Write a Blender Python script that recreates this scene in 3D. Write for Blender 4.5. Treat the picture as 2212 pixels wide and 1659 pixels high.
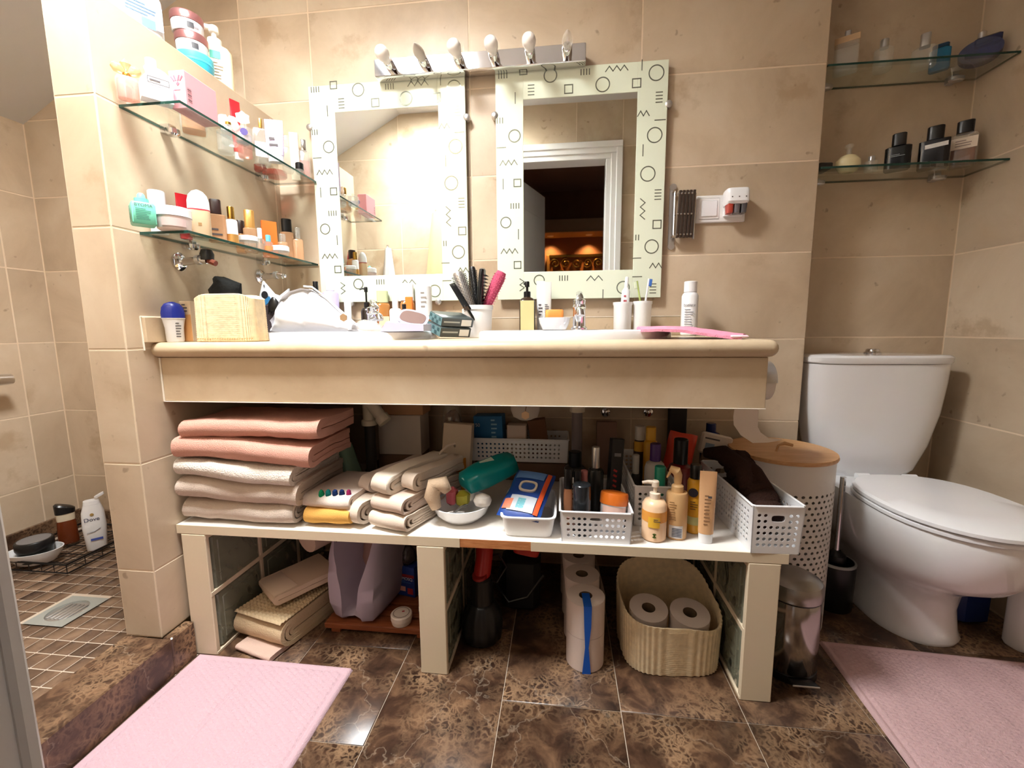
import bpy, math, random
from mathutils import Vector, Matrix, noise
for o in list(bpy.data.objects): bpy.data.objects.remove(o)
random.seed(11)
sc=bpy.context.scene; col=sc.collection
R=math.radians; PI=math.pi
# ------------------------------------------------------------------ camera
F=930.772; YAW,PITCH,ROLL=.1150875,.1300940,-.0079930
CAM=Vector((1.09366,-1.64970,.95205))
_cy,_sy,_cp,_sp=math.cos(YAW),math.sin(YAW),math.cos(PITCH),math.sin(PITCH)
FW=Vector((-_sy*_cp,_cy*_cp,-_sp)); _r=Vector((_cy,_sy,0)); _u=_r.cross(FW)
RT=_r*math.cos(ROLL)+_u*math.sin(ROLL); UP=_u*math.cos(ROLL)-_r*math.sin(ROLL)
cd=bpy.data.cameras.new('camera'); cam=bpy.data.objects.new('camera',cd); col.objects.link(cam)
cd.sensor_width=36; cd.lens=F/2212*36; cd.clip_start=.01
m=Matrix((RT,UP,-FW)).transposed().to_4x4(); m.translation=CAM; cam.matrix_world=m; sc.camera=cam
# ------------------------------------------------------------------ world, lights, exposure
w=bpy.data.worlds.new('world'); sc.world=w; w.use_nodes=True
bg=w.node_tree.nodes['Background']; bg.inputs[0].default_value=(.75,.85,1,1); bg.inputs[1].default_value=.6
sc.view_settings.view_transform='Standard'; sc.view_settings.look='None'; sc.view_settings.gamma=1
sc.view_settings.use_curve_mapping=False; sc.view_settings.exposure=1.78
def area(name,loc,target,sx,sy,power,colr):
    d=bpy.data.lights.new(name,'AREA'); d.shape='RECTANGLE'; d.size=sx; d.size_y=sy; d.energy=power; d.color=colr
    o=bpy.data.objects.new(name,d); col.objects.link(o); o.location=loc
    o.rotation_euler=(Vector(target)-Vector(loc)).to_track_quat('-Z','Y').to_euler(); return o
SLOPE=.535
area('roof_window_offscreen',(.34,-.98,2.60),(.34,-.981,1.6),.52,.44,34,(1,.99,.985))
# ------------------------------------------------------------------ photo pixel <-> place helpers (a pixel is a direction; depth comes from what the thing stands on)
def _k(px,py=None): return (px-1106)/F
def Xat(px,Y,Z):
    k=(px-1106)/F; a=RT-k*FW; return CAM.x-((Y-CAM.y)*a.y+(Z-CAM.z)*a.z)/a.x
def Yat(px,X,Z):
    k=(px-1106)/F; a=RT-k*FW; return CAM.y-((X-CAM.x)*a.x+(Z-CAM.z)*a.z)/a.y
def Zat(py,X,Y):
    k=(829.5-py)/F; a=UP-k*FW; return CAM.z-((X-CAM.x)*a.x+(Y-CAM.y)*a.y)/a.z
def at(px,py,X=None,Y=None,Z=None):
    d=FW+(px-1106)/F*RT-(py-829.5)/F*UP
    t=(X-CAM.x)/d.x if X is not None else (Y-CAM.y)/d.y if Y is not None else (Z-CAM.z)/d.z
    return CAM+d*t
def mpp(P): return (Vector(P)-CAM).dot(FW)/F
def spot(x0,x1,yt,z,Y=None,X=None):
    xm=(x0+x1)/2
    if X is None: P=Vector((Xat(xm,Y,z),Y,z))
    else: P=Vector((X,Yat(xm,X,z),z))
    return P,(x1-x0)*mpp(P),Zat(yt,P.x,P.y)-z
def facing(P): return math.atan2(CAM.x-P[0],P[1]-CAM.y)
# ------------------------------------------------------------------ materials
MATS={}
def sl(c):
    return tuple(((v/255)/12.92 if v/255<=.04045 else ((v/255+.055)/1.055)**2.4) for v in c)+(1,)
def newmat(name):
    m=bpy.data.materials.new(name); m.use_nodes=True; nt=m.node_tree
    return m,nt,nt.nodes['Principled BSDF'],nt.nodes,nt.links
def mat(c,rough=.45,metal=0,name=None,spec=.5,bump=0,bs=400,coat=0,sss=0):
    key=(c,rough,metal,bump,bs,coat,spec)
    if key in MATS: return MATS[key]
    m,nt,b,N,L=newmat(name or 'paint_%d_%d_%d'%c)
    b.inputs['Base Color'].default_value=sl(c); b.inputs['Roughness'].default_value=rough; b.inputs['Metallic'].default_value=metal
    b.inputs['Specular IOR Level'].default_value=spec; b.inputs['Coat Weight'].default_value=coat
    tc=N.new('ShaderNodeTexCoord'); no=N.new('ShaderNodeTexNoise'); no.inputs['Scale'].default_value=bs if bump else 12; no.inputs['Detail'].default_value=4
    L.new(tc.outputs['Object'],no.inputs['Vector'])
    mx=N.new('ShaderNodeMix'); mx.data_type='RGBA'; mx.blend_type='MULTIPLY'; mx.inputs[0].default_value=.10 if bump else .05
    mx.inputs[6].default_value=sl(c); L.new(no.outputs['Color'],mx.inputs[7]); L.new(mx.outputs[2],b.inputs['Base Color'])
    if bump:
        bp=N.new('ShaderNodeBump'); bp.inputs['Strength'].default_value=bump; bp.inputs['Distance'].default_value=.004
        L.new(no.outputs['Fac'],bp.inputs['Height']); L.new(bp.outputs[0],b.inputs['Normal'])
    MATS[key]=m; return m
def emis(name,c,s):
    m,nt,b,N,L=newmat(name); b.inputs['Base Color'].default_value=c; b.inputs['Emission Color'].default_value=c; b.inputs['Emission Strength'].default_value=s; return m
def clear(name,tint,gl=.06,rough=.02,body=None,bodyfac=0):
    m,nt,b,N,L=newmat(name); N.remove(b); out=N['Material Output']
    tr=N.new('ShaderNodeBsdfTransparent'); tr.inputs[0].default_value=tint
    g=N.new('ShaderNodeBsdfGlossy'); g.inputs['Roughness'].default_value=rough; g.inputs[0].default_value=(1,1,1,1)
    fr=N.new('ShaderNodeLayerWeight'); fr.inputs['Blend'].default_value=.5
    pw=N.new('ShaderNodeMath'); pw.operation='POWER'; pw.inputs[1].default_value=4.5; L.new(fr.outputs['Facing'],pw.inputs[0])
    mth=N.new('ShaderNodeMath'); mth.operation='MULTIPLY_ADD'; mth.inputs[1].default_value=.55; mth.inputs[2].default_value=gl; L.new(pw.outputs[0],mth.inputs[0])
    mth.use_clamp=True
    ms=N.new('ShaderNodeMixShader'); L.new(mth.outputs[0],ms.inputs[0])
    if body:
        df=N.new('ShaderNodeBsdfDiffuse'); df.inputs[0].default_value=body
        m2=N.new('ShaderNodeMixShader'); m2.inputs[0].default_value=bodyfac; L.new(tr.outputs[0],m2.inputs[1]); L.new(df.outputs[0],m2.inputs[2]); L.new(m2.outputs[0],ms.inputs[1])
    else: L.new(tr.outputs[0],ms.inputs[1])
    L.new(g.outputs[0],ms.inputs[2]); L.new(ms.outputs[0],out.inputs[0]); return m
def stone(name,cols,scale,rough,stain=None,vein=None,tone=(.93,1.06)):
    """natural stone; every tile gets its own piece of the pattern through the object's random number"""
    m,nt,b,N,L=newmat(name); tc=N.new('ShaderNodeTexCoord'); oi=N.new('ShaderNodeObjectInfo')
    vm=N.new('ShaderNodeVectorMath'); vm.operation='MULTIPLY_ADD'; cx=N.new('ShaderNodeCombineXYZ')
    for i in range(3): L.new(oi.outputs['Random'],cx.inputs[i])
    L.new(cx.outputs[0],vm.inputs[0]); vm.inputs[1].default_value=(37,91,53); L.new(tc.outputs['Object'],vm.inputs[2])
    no=N.new('ShaderNodeTexNoise'); no.inputs['Scale'].default_value=scale; no.inputs['Detail'].default_value=8; no.inputs['Roughness'].default_value=.62; no.inputs['Distortion'].default_value=.6
    L.new(vm.outputs[0],no.inputs['Vector'])
    cr=N.new('ShaderNodeValToRGB'); e=cr.color_ramp.elements
    e[0].position,e[0].color=.30,sl(cols[0]); e[1].position,e[1].color=.72,sl(cols[2]); x=e.new(.5); x.color=sl(cols[1])
    L.new(no.outputs['Fac'],cr.inputs[0]); last=cr.outputs[0]
    # per tile tone
    hv=N.new('ShaderNodeHueSaturation'); mr=N.new('ShaderNodeMapRange'); mr.inputs[3].default_value,mr.inputs[4].default_value=tone
    L.new(oi.outputs['Random'],mr.inputs[0]); L.new(mr.outputs[0],hv.inputs['Value']); L.new(last,hv.inputs['Color']); last=hv.outputs[0]
    if stain:
        n2=N.new('ShaderNodeTexNoise'); n2.inputs['Scale'].default_value=3.2; n2.inputs['Detail'].default_value=7; n2.inputs['Roughness'].default_value=.6; L.new(vm.outputs[0],n2.inputs['Vector'])
        r2=N.new('ShaderNodeValToRGB'); q=r2.color_ramp.elements; q[0].position=.60; q[0].color=(0,0,0,1); q[1].position=.66; q[1].color=(.55,.55,.55,1)
        L.new(n2.outputs['Fac'],r2.inputs[0]); mx=N.new('ShaderNodeMix'); mx.data_type='RGBA'; L.new(r2.outputs[0],mx.inputs[0]); L.new(last,mx.inputs[6]); mx.inputs[7].default_value=sl(stain); last=mx.outputs[2]
        n3=N.new('ShaderNodeTexNoise'); n3.inputs['Scale'].default_value=28; n3.inputs['Detail'].default_value=2; L.new(vm.outputs[0],n3.inputs['Vector'])
        r3=N.new('ShaderNodeValToRGB'); q=r3.color_ramp.elements; q[0].position=.70; q[0].color=(0,0,0,1); q[1].position=.78; q[1].color=(.5,.5,.5,1)
        L.new(n3.outputs['Fac'],r3.inputs[0]); mx=N.new('ShaderNodeMix'); mx.data_type='RGBA'; L.new(r3.outputs[0],mx.inputs[0]); L.new(last,mx.inputs[6]); mx.inputs[7].default_value=sl((120,95,72)); last=mx.outputs[2]
    if vein:
        # crackle of pale veins round dark pebbles
        dn=N.new('ShaderNodeTexNoise'); dn.inputs['Scale'].default_value=30; dn.inputs['Detail'].default_value=3; L.new(vm.outputs[0],dn.inputs['Vector'])
        ad=N.new('ShaderNodeVectorMath'); ad.operation='MULTIPLY_ADD'; L.new(dn.outputs['Color'],ad.inputs[0]); ad.inputs[1].default_value=(.06,.06,.06); L.new(vm.outputs[0],ad.inputs[2])
        vo=N.new('ShaderNodeTexVoronoi'); vo.feature='DISTANCE_TO_EDGE'; vo.inputs['Scale'].default_value=vein[1]; L.new(ad.outputs[0],vo.inputs['Vector'])
        vr=N.new('ShaderNodeValToRGB'); q=vr.color_ramp.elements; q[0].position=.0; q[0].color=(1,1,1,1); q[1].position=.26; q[1].color=(0,0,0,1); L.new(vo.outputs['Distance'],vr.inputs[0])
        n4=N.new('ShaderNodeTexNoise'); n4.inputs['Scale'].default_value=7; n4.inputs['Detail'].default_value=5; L.new(vm.outputs[0],n4.inputs['Vector'])
        r4=N.new('ShaderNodeValToRGB'); q=r4.color_ramp.elements; q[0].position=.42; q[0].color=(0,0,0,1); q[1].position=.68; q[1].color=(.9,.9,.9,1); L.new(n4.outputs['Fac'],r4.inputs[0])
        mm=N.new('ShaderNodeMath'); mm.operation='MULTIPLY'; L.new(vr.outputs[0],mm.inputs[0]); L.new(r4.outputs[0],mm.inputs[1])
        mx=N.new('ShaderNodeMix'); mx.data_type='RGBA'; L.new(mm.outputs[0],mx.inputs[0]); L.new(last,mx.inputs[6]); mx.inputs[7].default_value=sl(vein[0]); last=mx.outputs[2]
        v2=N.new('ShaderNodeTexVoronoi'); v2.feature='DISTANCE_TO_EDGE'; v2.inputs['Scale'].default_value=3.1; L.new(ad.outputs[0],v2.inputs['Vector'])
        vr2=N.new('ShaderNodeValToRGB'); q=vr2.color_ramp.elements; q[0].position=0; q[0].color=(.22,.22,.22,1); q[1].position=.007; q[1].color=(0,0,0,1); L.new(v2.outputs['Distance'],vr2.inputs[0])
        mx=N.new('ShaderNodeMix'); mx.data_type='RGBA'; L.new(vr2.outputs[0],mx.inputs[0]); L.new(last,mx.inputs[6]); mx.inputs[7].default_value=sl(vein[2]); last=mx.outputs[2]
    L.new(last,b.inputs['Base Color']); b.inputs['Roughness'].default_value=rough
    bp=N.new('ShaderNodeBump'); bp.inputs['Strength'].default_value=.06; bp.inputs['Distance'].default_value=.003; L.new(no.outputs['Fac'],bp.inputs['Height']); L.new(bp.outputs[0],b.inputs['Normal'])
    return m
M={}
M['tile']=stone('limestone_tile',((181,160,135),(198,178,152),(210,193,169)),2.6,.42,stain=(168,142,111))
M['slab']=stone('limestone_slab',((192,168,136),(208,186,155),(219,200,172)),3.5,.33,stain=(190,160,128))
M['marble']=stone('brown_marble',((36,24,18),(72,50,37),(126,95,70)),15,.30,vein=((160,128,97),56,(200,180,156)),tone=(.78,1.12))
M['mosaic']=stone('mosaic_marble',((70,52,42),(112,88,70),(154,126,102)),5,.22)
M['grout']=mat((226,206,180),.8); M['mgrout']=mat((196,178,158),.8)
M['paint']=mat((226,226,227),.7); M['white']=mat((240,238,236),.35); M['ceramic']=mat((238,237,238),.10,coat=.6)
M['whitegloss']=mat((240,240,242),.22); M['cream']=mat((222,205,176),.55); M['board']=mat((240,234,226),.3)
M['chrome']=mat((225,225,228),.07,1); M['steel']=mat((206,204,202),.3,.85); M['blackp']=mat((16,16,18),.3); M['blackm']=mat((14,13,14),.85,bump=.6,bs=90)
M['gold']=mat((214,166,84),.25,1); M['rosegold']=mat((196,138,138),.28,.8); M['goldp']=mat((224,168,96),.3,.5)
M['glass']=clear('clear_glass',(.95,.96,.95,1),.07,body=(.86,.87,.85,1),bodyfac=.14); M['shelfglass']=clear('shelf_glass',(.93,.965,.945,1),.05)
M['edge']=mat((28,66,58),.15); M['perf']=clear('pink_perfume',(.95,.72,.66,1),.06,body=(.85,.5,.45,1),bodyfac=.25)
M['amber']=clear('amber_liquid',(.9,.55,.25,1),.06,body=sl((226,160,90)),bodyfac=.45); M['blueglass']=clear('blue_glass',(.25,.35,.7,1),.07,body=sl((30,45,110)),bodyfac=.4)
M['peach']=clear('peach_liquid',(.97,.78,.6,1),.06,body=sl((232,186,146)),bodyfac=.5); M['smoke']=clear('smoky_glass',(.45,.45,.48,1),.1,body=sl((70,72,78)),bodyfac=.35)
M['mirror']=mat((236,240,236),.015,1); M['etch']=mat((140,146,130),.22,.6)
def frosted():
    m,nt,b,N,L=newmat('frosted_glass'); b.inputs['Base Color'].default_value=sl((222,229,208)); b.inputs['Roughness'].default_value=.25; return m
M['frost']=frosted()
def blockglass():
    m,nt,b,N,L=newmat('wavy_block_glass'); N.remove(b); out=N['Material Output']
    tc=N.new('ShaderNodeTexCoord'); wv=N.new('ShaderNodeTexWave'); wv.bands_direction='DIAGONAL'; wv.inputs['Scale'].default_value=7; wv.inputs['Distortion'].default_value=7; wv.inputs['Detail'].default_value=2; L.new(tc.outputs['Object'],wv.inputs['Vector'])
    bp=N.new('ShaderNodeBump'); bp.inputs['Strength'].default_value=.8; bp.inputs['Distance'].default_value=.02; L.new(wv.outputs['Fac'],bp.inputs['Height'])
    g=N.new('ShaderNodeBsdfGlossy'); g.inputs['Roughness'].default_value=.08; L.new(bp.outputs[0],g.inputs['Normal'])
    d=N.new('ShaderNodeBsdfDiffuse'); d.inputs[0].default_value=sl((158,160,138)); t=N.new('ShaderNodeBsdfTransparent'); t.inputs[0].default_value=(.72,.77,.70,1)
    m1=N.new('ShaderNodeMixShader'); m1.inputs[0].default_value=.5; L.new(t.outputs[0],m1.inputs[1]); L.new(d.outputs[0],m1.inputs[2])
    lw=N.new('ShaderNodeFresnel'); lw.inputs[0].default_value=1.5; L.new(bp.outputs[0],lw.inputs['Normal'])
    m2=N.new('ShaderNodeMixShader'); L.new(lw.outputs[0],m2.inputs[0]); L.new(m1.outputs[0],m2.inputs[1]); L.new(g.outputs[0],m2.inputs[2]); L.new(m2.outputs[0],out.inputs[0]); return m
M['block']=blockglass()
def wood(name,c1,c2,sc_=14):
    m,nt,b,N,L=newmat(name); tc=N.new('ShaderNodeTexCoord'); mp=N.new('ShaderNodeMapping'); mp.inputs['Scale'].default_value=(1,9,9); no=N.new('ShaderNodeTexNoise'); no.inputs['Scale'].default_value=sc_; no.inputs['Detail'].default_value=5
    L.new(tc.outputs['Object'],mp.inputs[0]); L.new(mp.outputs[0],no.inputs['Vector']); cr=N.new('ShaderNodeValToRGB'); e=cr.color_ramp.elements; e[0].position=.35; e[0].color=sl(c1); e[1].position=.7; e[1].color=sl(c2)
    L.new(no.outputs['Fac'],cr.inputs[0]); L.new(cr.outputs[0],b.inputs['Base Color']); b.inputs['Roughness'].default_value=.45; return m
M['wood']=wood('teak',(128,66,34),(164,94,54)); M['bamboo']=wood('bamboo_lid',(196,146,96),(216,168,118)); M['chip']=wood('chipboard',(176,110,62),(200,138,88),40)
def terry(c,amp=.9,s=520): return mat(c,.95,0,bump=amp,bs=s,spec=.1)
def weave(name,c,sc_=120):
    m,nt,b,N,L=newmat(name); tc=N.new('ShaderNodeTexCoord'); n=N.new('ShaderNodeTexNoise'); n.inputs['Scale'].default_value=sc_; n.inputs['Detail'].default_value=3; L.new(tc.outputs['Object'],n.inputs['Vector'])
    cr=N.new('ShaderNodeValToRGB'); e=cr.color_ramp.elements; e[0].position=.3; e[0].color=sl(tuple(int(v*.93) for v in c)); e[1].position=.65; e[1].color=sl(c); L.new(n.outputs['Fac'],cr.inputs[0]); L.new(cr.outputs[0],b.inputs['Base Color'])
    b.inputs['Roughness'].default_value=.85; bp=N.new('ShaderNodeBump'); bp.inputs['Strength'].default_value=.5; bp.inputs['Distance'].default_value=.003; L.new(n.outputs['Fac'],bp.inputs['Height']); L.new(bp.outputs[0],b.inputs['Normal']); return m
M['straw']=weave('cream_straw',(246,224,184),60)
# ------------------------------------------------------------------ geometry helpers: geo = (verts, faces)
def ring(n,hx,hy,e=2,cx=0,cy=0,z=0):
    o=[]
    for i in range(n):
        t=2*PI*(i+.5)/n; c,s=math.cos(t),math.sin(t)
        o.append((cx+hx*math.copysign(abs(c)**(2/e),c),cy+hy*math.copysign(abs(s)**(2/e),s),z))
    return o
def rings(rs,cap=True,closed=True):
    V=[];Fc=[];n=len(rs[0])
    for r in rs: V+=[tuple(p) for p in r]
    for i in range(len(rs)-1):
        for j in range(n if closed else n-1):
            a=i*n+j;b=i*n+(j+1)%n; Fc.append((a,b,b+n,a+n))
    if cap: Fc.append(tuple(range(n-1,-1,-1))); Fc.append(tuple((len(rs)-1)*n+j for j in range(n)))
    return V,Fc
def loft(secs,n=20,cap=True):
    return rings([ring(n,s[1],s[2],s[3] if len(s)>3 else 2,s[4] if len(s)>4 else 0,s[5] if len(s)>5 else 0,s[0]) for s in secs],cap)
def lathe(prof,n=24,cap=True): return rings([ring(n,max(r,1e-4),max(r,1e-4),2,0,0,z) for r,z in prof],cap)
def box(x0,x1,y0,y1,z0,z1,b=.002):
    b=min(b,(x1-x0)*.45,(y1-y0)*.45,(z1-z0)*.45); cx,cy=(x0+x1)/2,(y0+y1)/2
    def rr(z,i):
        a=b
        X0,X1,Y0,Y1=x0+i,x1-i,y0+i,y1-i
        return [(X0+a,Y0,z),(X1-a,Y0,z),(X1,Y0+a,z),(X1,Y1-a,z),(X1-a,Y1,z),(X0+a,Y1,z),(X0,Y1-a,z),(X0,Y0+a,z)]
    return rings([rr(z0,b),rr(z0+b,0),rr(z1-b,0),rr(z1,b)])
def cbox(w,d,h,b=.002,z=0): return box(-w/2,w/2,-d/2,d/2,z,z+h,b)
def sharpbox(x0,x1,y0,y1,z0,z1):
    V=[(x,y,z) for z in (z0,z1) for x,y in ((x0,y0),(x1,y0),(x1,y1),(x0,y1))]
    return V,[(3,2,1,0),(4,5,6,7),(0,1,5,4),(1,2,6,5),(2,3,7,6),(3,0,4,7)]
def tube(path,r,n=8,closed=False):
    P=[Vector(p) for p in path]; rs=[]; k=len(P)
    prev=None
    for i,p in enumerate(P):
        a=P[(i-1)%k] if (closed or i>0) else P[i]; b=P[(i+1)%k] if (closed or i<k-1) else P[i]
        t=(b-a).normalized()
        if prev is None: u=t.orthogonal().normalized()
        else: u=(prev-t*prev.dot(t)); u=u.normalized() if u.length>1e-6 else t.orthogonal().normalized()
        prev=u; v=t.cross(u); rad=r[i] if isinstance(r,(list,tuple)) else r
        rs.append([p+u*math.cos(2*PI*j/n)*rad+v*math.sin(2*PI*j/n)*rad for j in range(n)])
    if closed: rs.append(rs[0])
    return rings(rs,not closed)
def tf(g,loc=(0,0,0),rot=(0,0,0),s=1):
    from mathutils import Euler
    mm=Matrix.Translation(loc)@Euler(rot).to_matrix().to_4x4()@Matrix.Diagonal((s,s,s,1) if not isinstance(s,tuple) else (*s,1))
    return [tuple(mm@Vector(v)) for v in g[0]],g[1]
def mp(g,f): return [f(*v) for v in g[0]],g[1]
def join(*gs):
    V=[];Fc=[]
    for g in gs:
        k=len(V); V+=g[0]; Fc+=[tuple(i+k for i in f) for f in g[1]]
    return V,Fc
def wob(g,amp,fr,seed=0):
    o=[]
    for v in g[0]:
        q=Vector(v)*fr+Vector((seed*3.1,seed*1.7,seed*5.3)); d=noise.noise_vector(q); o.append((v[0]+d.x*amp,v[1]+d.y*amp,v[2]+d.z*amp))
    return o,g[1]
def cell(x0,x1,z0,z1,hx,hz,t,e=2,n=8,hc=None):
    """rectangle with a hole, thickness t along +y"""
    cx,cz=hc or ((x0+x1)/2,(z0+z1)/2); q=n//4; per=[]
    cs=[(x1,z0),(x1,z1),(x0,z1),(x0,z0)]
    for s in range(4):
        a,b=cs[s],cs[(s+1)%4]
        for i in range(q): f=i/q; per.append((a[0]+(b[0]-a[0])*f,a[1]+(b[1]-a[1])*f))
    V=[];Fc=[]
    for y in (0,t):
        for x,z in per: V.append((x,y,z))
        for x,z in per:
            an=math.atan2((z-(z0+z1)/2)/(z1-z0),(x-(x0+x1)/2)/(x1-x0)); c,s=math.cos(an),math.sin(an)
            V.append((cx+hx*math.copysign(abs(c)**(2/e),c),y,cz+hz*math.copysign(abs(s)**(2/e),s)))
    for i in range(n):
        j=(i+1)%n
        Fc+=[(i,j,n+j,n+i),(3*n+i,3*n+j,2*n+j,2*n+i),(n+i,n+j,3*n+j,3*n+i)]
    return V,Fc
def quadpanel(x0,x1,z0,z1,t):
    return sharpbox(x0,x1,0,t,z0,z1)
def perf(w,h,nx,ny,r,t,mx,mb,mt,slot=None):
    gs=[]; px=(w-2*mx)/nx; pz=(h-mb-mt)/ny
    for i in range(nx):
        for j in range(ny):
            x0=-w/2+mx+i*px; z0=mb+j*pz
            if slot and slot[0]<=i<slot[1] and slot[2]<=j<slot[3]: continue
            gs.append(cell(x0,x0+px,z0,z0+pz,r,r,t))
    if slot: gs.append(cell(-w/2+mx+slot[0]*px,-w/2+mx+slot[1]*px,mb+slot[2]*pz,mb+slot[3]*pz,(slot[1]-slot[0])*px*.36,(slot[3]-slot[2])*pz*.27,t,e=3.5,n=16))
    gs+=[quadpanel(-w/2,w/2,0,mb,t),quadpanel(-w/2,w/2,h-mt,h,t),quadpanel(-w/2,-w/2+mx,mb,h-mt,t),quadpanel(w/2-mx,w/2,mb,h-mt,t)]
    return join(*gs)
def arcpatch(r,z0,z1,a,off=.0006,n=10,ry=None):
    """label on the front (-y) of a round or oval body; a = half angle in degrees"""
    ry=ry or r; rs=[]
    for z in (z0,z1): rs.append([((r+off)*math.sin(R(-a+2*a*i/n)),-(ry+off)*math.cos(R(-a+2*a*i/n)),z) for i in range(n+1)])
    return rings(rs,cap=False,closed=False)
def flat(w,h,y,z,x=0): return [(x-w/2,y,z-h/2),(x+w/2,y,z-h/2),(x+w/2,y,z+h/2),(x-w/2,y,z+h/2)],[(0,1,2,3)]
# ------------------------------------------------------------------ objects
def mesh(name,g,mt,smooth=True,ang=38):
    me=bpy.data.meshes.new(name); me.from_pydata([tuple(v) for v in g[0]],[],g[1]); me.update()
    if mt is not None: me.materials.append(mt)
    if smooth and len(me.polygons): me.polygons.foreach_set('use_smooth',[True]*len(me.polygons)); me.set_sharp_from_angle(angle=R(ang))
    return me
def link(name,me,parent=None,loc=(0,0,0),rot=(0,0,0),label=None):
    o=bpy.data.objects.new(name,me); col.objects.link(o); o.location=loc; o.rotation_euler=rot
    if parent is not None: o.parent=parent
    if label: o['label']=label
    return o
def part(parent,name,g,mt,label=None,loc=(0,0,0),rot=(0,0,0),smooth=True,ang=38): return link(name,mesh(name,g,mt,smooth,ang),parent,loc,rot,label)
def tag(o,label,cat,group=None):
    o['label']=label; o['category']=cat
    if group: o['group']=group
    return o
def T(name,label,cat,loc,rz=0,group=None,rot=None):
    o=bpy.data.objects.new(name,None); col.objects.link(o); o.location=loc; o.rotation_euler=rot or (0,0,rz); o.empty_display_size=.03
    return tag(o,label,cat,group)
def one(name,label,cat,g,mt,loc=(0,0,0),rz=0,group=None,rot=None,ang=38): return tag(link(name,mesh(name,g,mt,True,ang),None,loc,rot or (0,0,rz)),label,cat,group)
def struct(name,g,mt,parent=None,smooth=False):
    o=link(name,mesh(name,g,mt,smooth),parent)
    if parent is None: o['kind']='structure'
    return o
def text(parent,s,size,loc,mt,rot=(PI/2,0,0),name='lettering'):
    cu=bpy.data.curves.new(name,'FONT'); cu.body=s; cu.size=size; cu.align_x='CENTER'; cu.align_y='CENTER'; cu.extrude=0
    tmp=bpy.data.objects.new('tmp',cu); col.objects.link(tmp); bpy.context.view_layer.update()
    me=bpy.data.meshes.new_from_object(tmp.evaluated_get(bpy.context.evaluated_depsgraph_get())); bpy.data.objects.remove(tmp)
    me.name=name; me.materials.clear(); me.materials.append(mt); return link(name,me,parent,loc,rot)
def lines(parent,w,z0,z1,y,n,mt,x=0,seed=1,name='print'):
    """rows of small illegible print"""
    rr=random.Random(seed); gs=[]
    for i in range(n):
        z=z1-(z1-z0)*(i+.5)/n; ww=w*rr.uniform(.55,1); h=(z1-z0)/n*.38
        gs.append(flat(ww,h,y,z,x-(w-ww)/2))
    return part(parent,name,join(*gs),mt,smooth=False)
INK=mat((84,78,80),.6)
# ================================================================== THE ROOM
XE=1.956; XR=2.527; YN=.16; XL=-1.105; YB=-1.41; ZC=2.385; PT=1.745; PY=-.676; PX=-.111
ROWS=[.005+.3*k for k in range(9)]
_tiles={}
def tiles(parent,face,rz,axis,ucuts,vcuts,mt,hole=None,name='tile',gap=.0042,t=.008,clip=None):
    """face: fixed coordinate; axis 'x' or 'y' runs along the wall"""
    for i in range(len(ucuts)-1):
        for j in range(len(vcuts)-1):
            u0,u1,v0,v1=ucuts[i],ucuts[i+1],vcuts[j],vcuts[j+1]
            if hole and u0>=hole[0]-.001 and u1<=hole[1]+.001 and v0>=hole[2]-.001 and v1<=hole[3]+.001: continue
            if clip and clip((u0+u1)/2,v0): continue
            w_,h_=round(u1-u0-gap,4),round(v1-v0-gap,4)
            if w_<.008 or h_<.008: continue
            k=(w_,h_,mt.name,t)
            if k not in _tiles: _tiles[k]=mesh(name,box(-w_/2,w_/2,0,t,-h_/2,h_/2,.0012),mt)
            u,v=(u0+u1)/2,(v0+v1)/2
            link(name,_tiles[k],parent,((u,face,v) if axis=='x' else (face,u,v)),(0,0,rz))
BK=.0008
# back wall behind the vanity and the shower
wall_back=struct('wall_back',sharpbox(XL-.1,XE-.004,BK,.12,0,ZC),M['grout'])
tiles(wall_back,0,0,'x',[XL,-.7164,-.1164,.1587,.7587,1.3587,XE],[z for z in ROWS if z<ZC]+[ZC],M['tile'])
# recess beside it, holding the toilet
wall_niche=struct('wall_niche',sharpbox(XE-.02,XR+.1,YN+BK,YN+.1,0,ZC),M['grout'])
tiles(wall_niche,YN,0,'x',[XE,XR],[z for z in ROWS if z<ZC]+[ZC],M['tile'])
wall_niche_side=struct('wall_niche_side',sharpbox(XE-.1,XE-BK,.01,YN,0,ZC),M['grout'])
tiles(wall_niche_side,XE,PI/2,'y',[0,YN],[z for z in ROWS if z<ZC]+[ZC],M['tile'])
wall_right=struct('wall_right',sharpbox(XR+BK,XR+.1,YB-.12,YN+.1,0,ZC),M['grout'])
tiles(wall_right,XR,-PI/2,'y',[-1.41,-.94,-.34,YN],[z for z in ROWS if z<ZC]+[ZC],M['tile'])
wall_left=struct('wall_left',sharpbox(XL-.1,XL-BK,YB-.12,.12,0,1.81),M['grout'])
tiles(wall_left,XL,PI/2,'y',[YB,-1.33,-.73,-.13,0],[z for z in ROWS if z<1.78]+[1.80],M['tile'])
# half-height partition between shower and vanity
wall_partition=struct('wall_partition',sharpbox(PX+BK,-BK,PY+BK,0,.108,PT-BK),M['grout'])
PR=[.108]+[z for z in ROWS if .2<z<PT-.05]+[PT]
tiles(wall_partition,PY,0,'x',[PX,0],PR,M['tile'])
tiles(wall_partition,0,PI/2,'y',[PY,-.03,0],PR,M['tile'])
tiles(wall_partition,PX,-PI/2,'y',[PY,-.3,0],PR,M['tile'])
_cap=box(PX,0,PY,0,PT-.004,PT,.001)
part(wall_partition,'coping',_cap,M['tile'])
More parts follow.
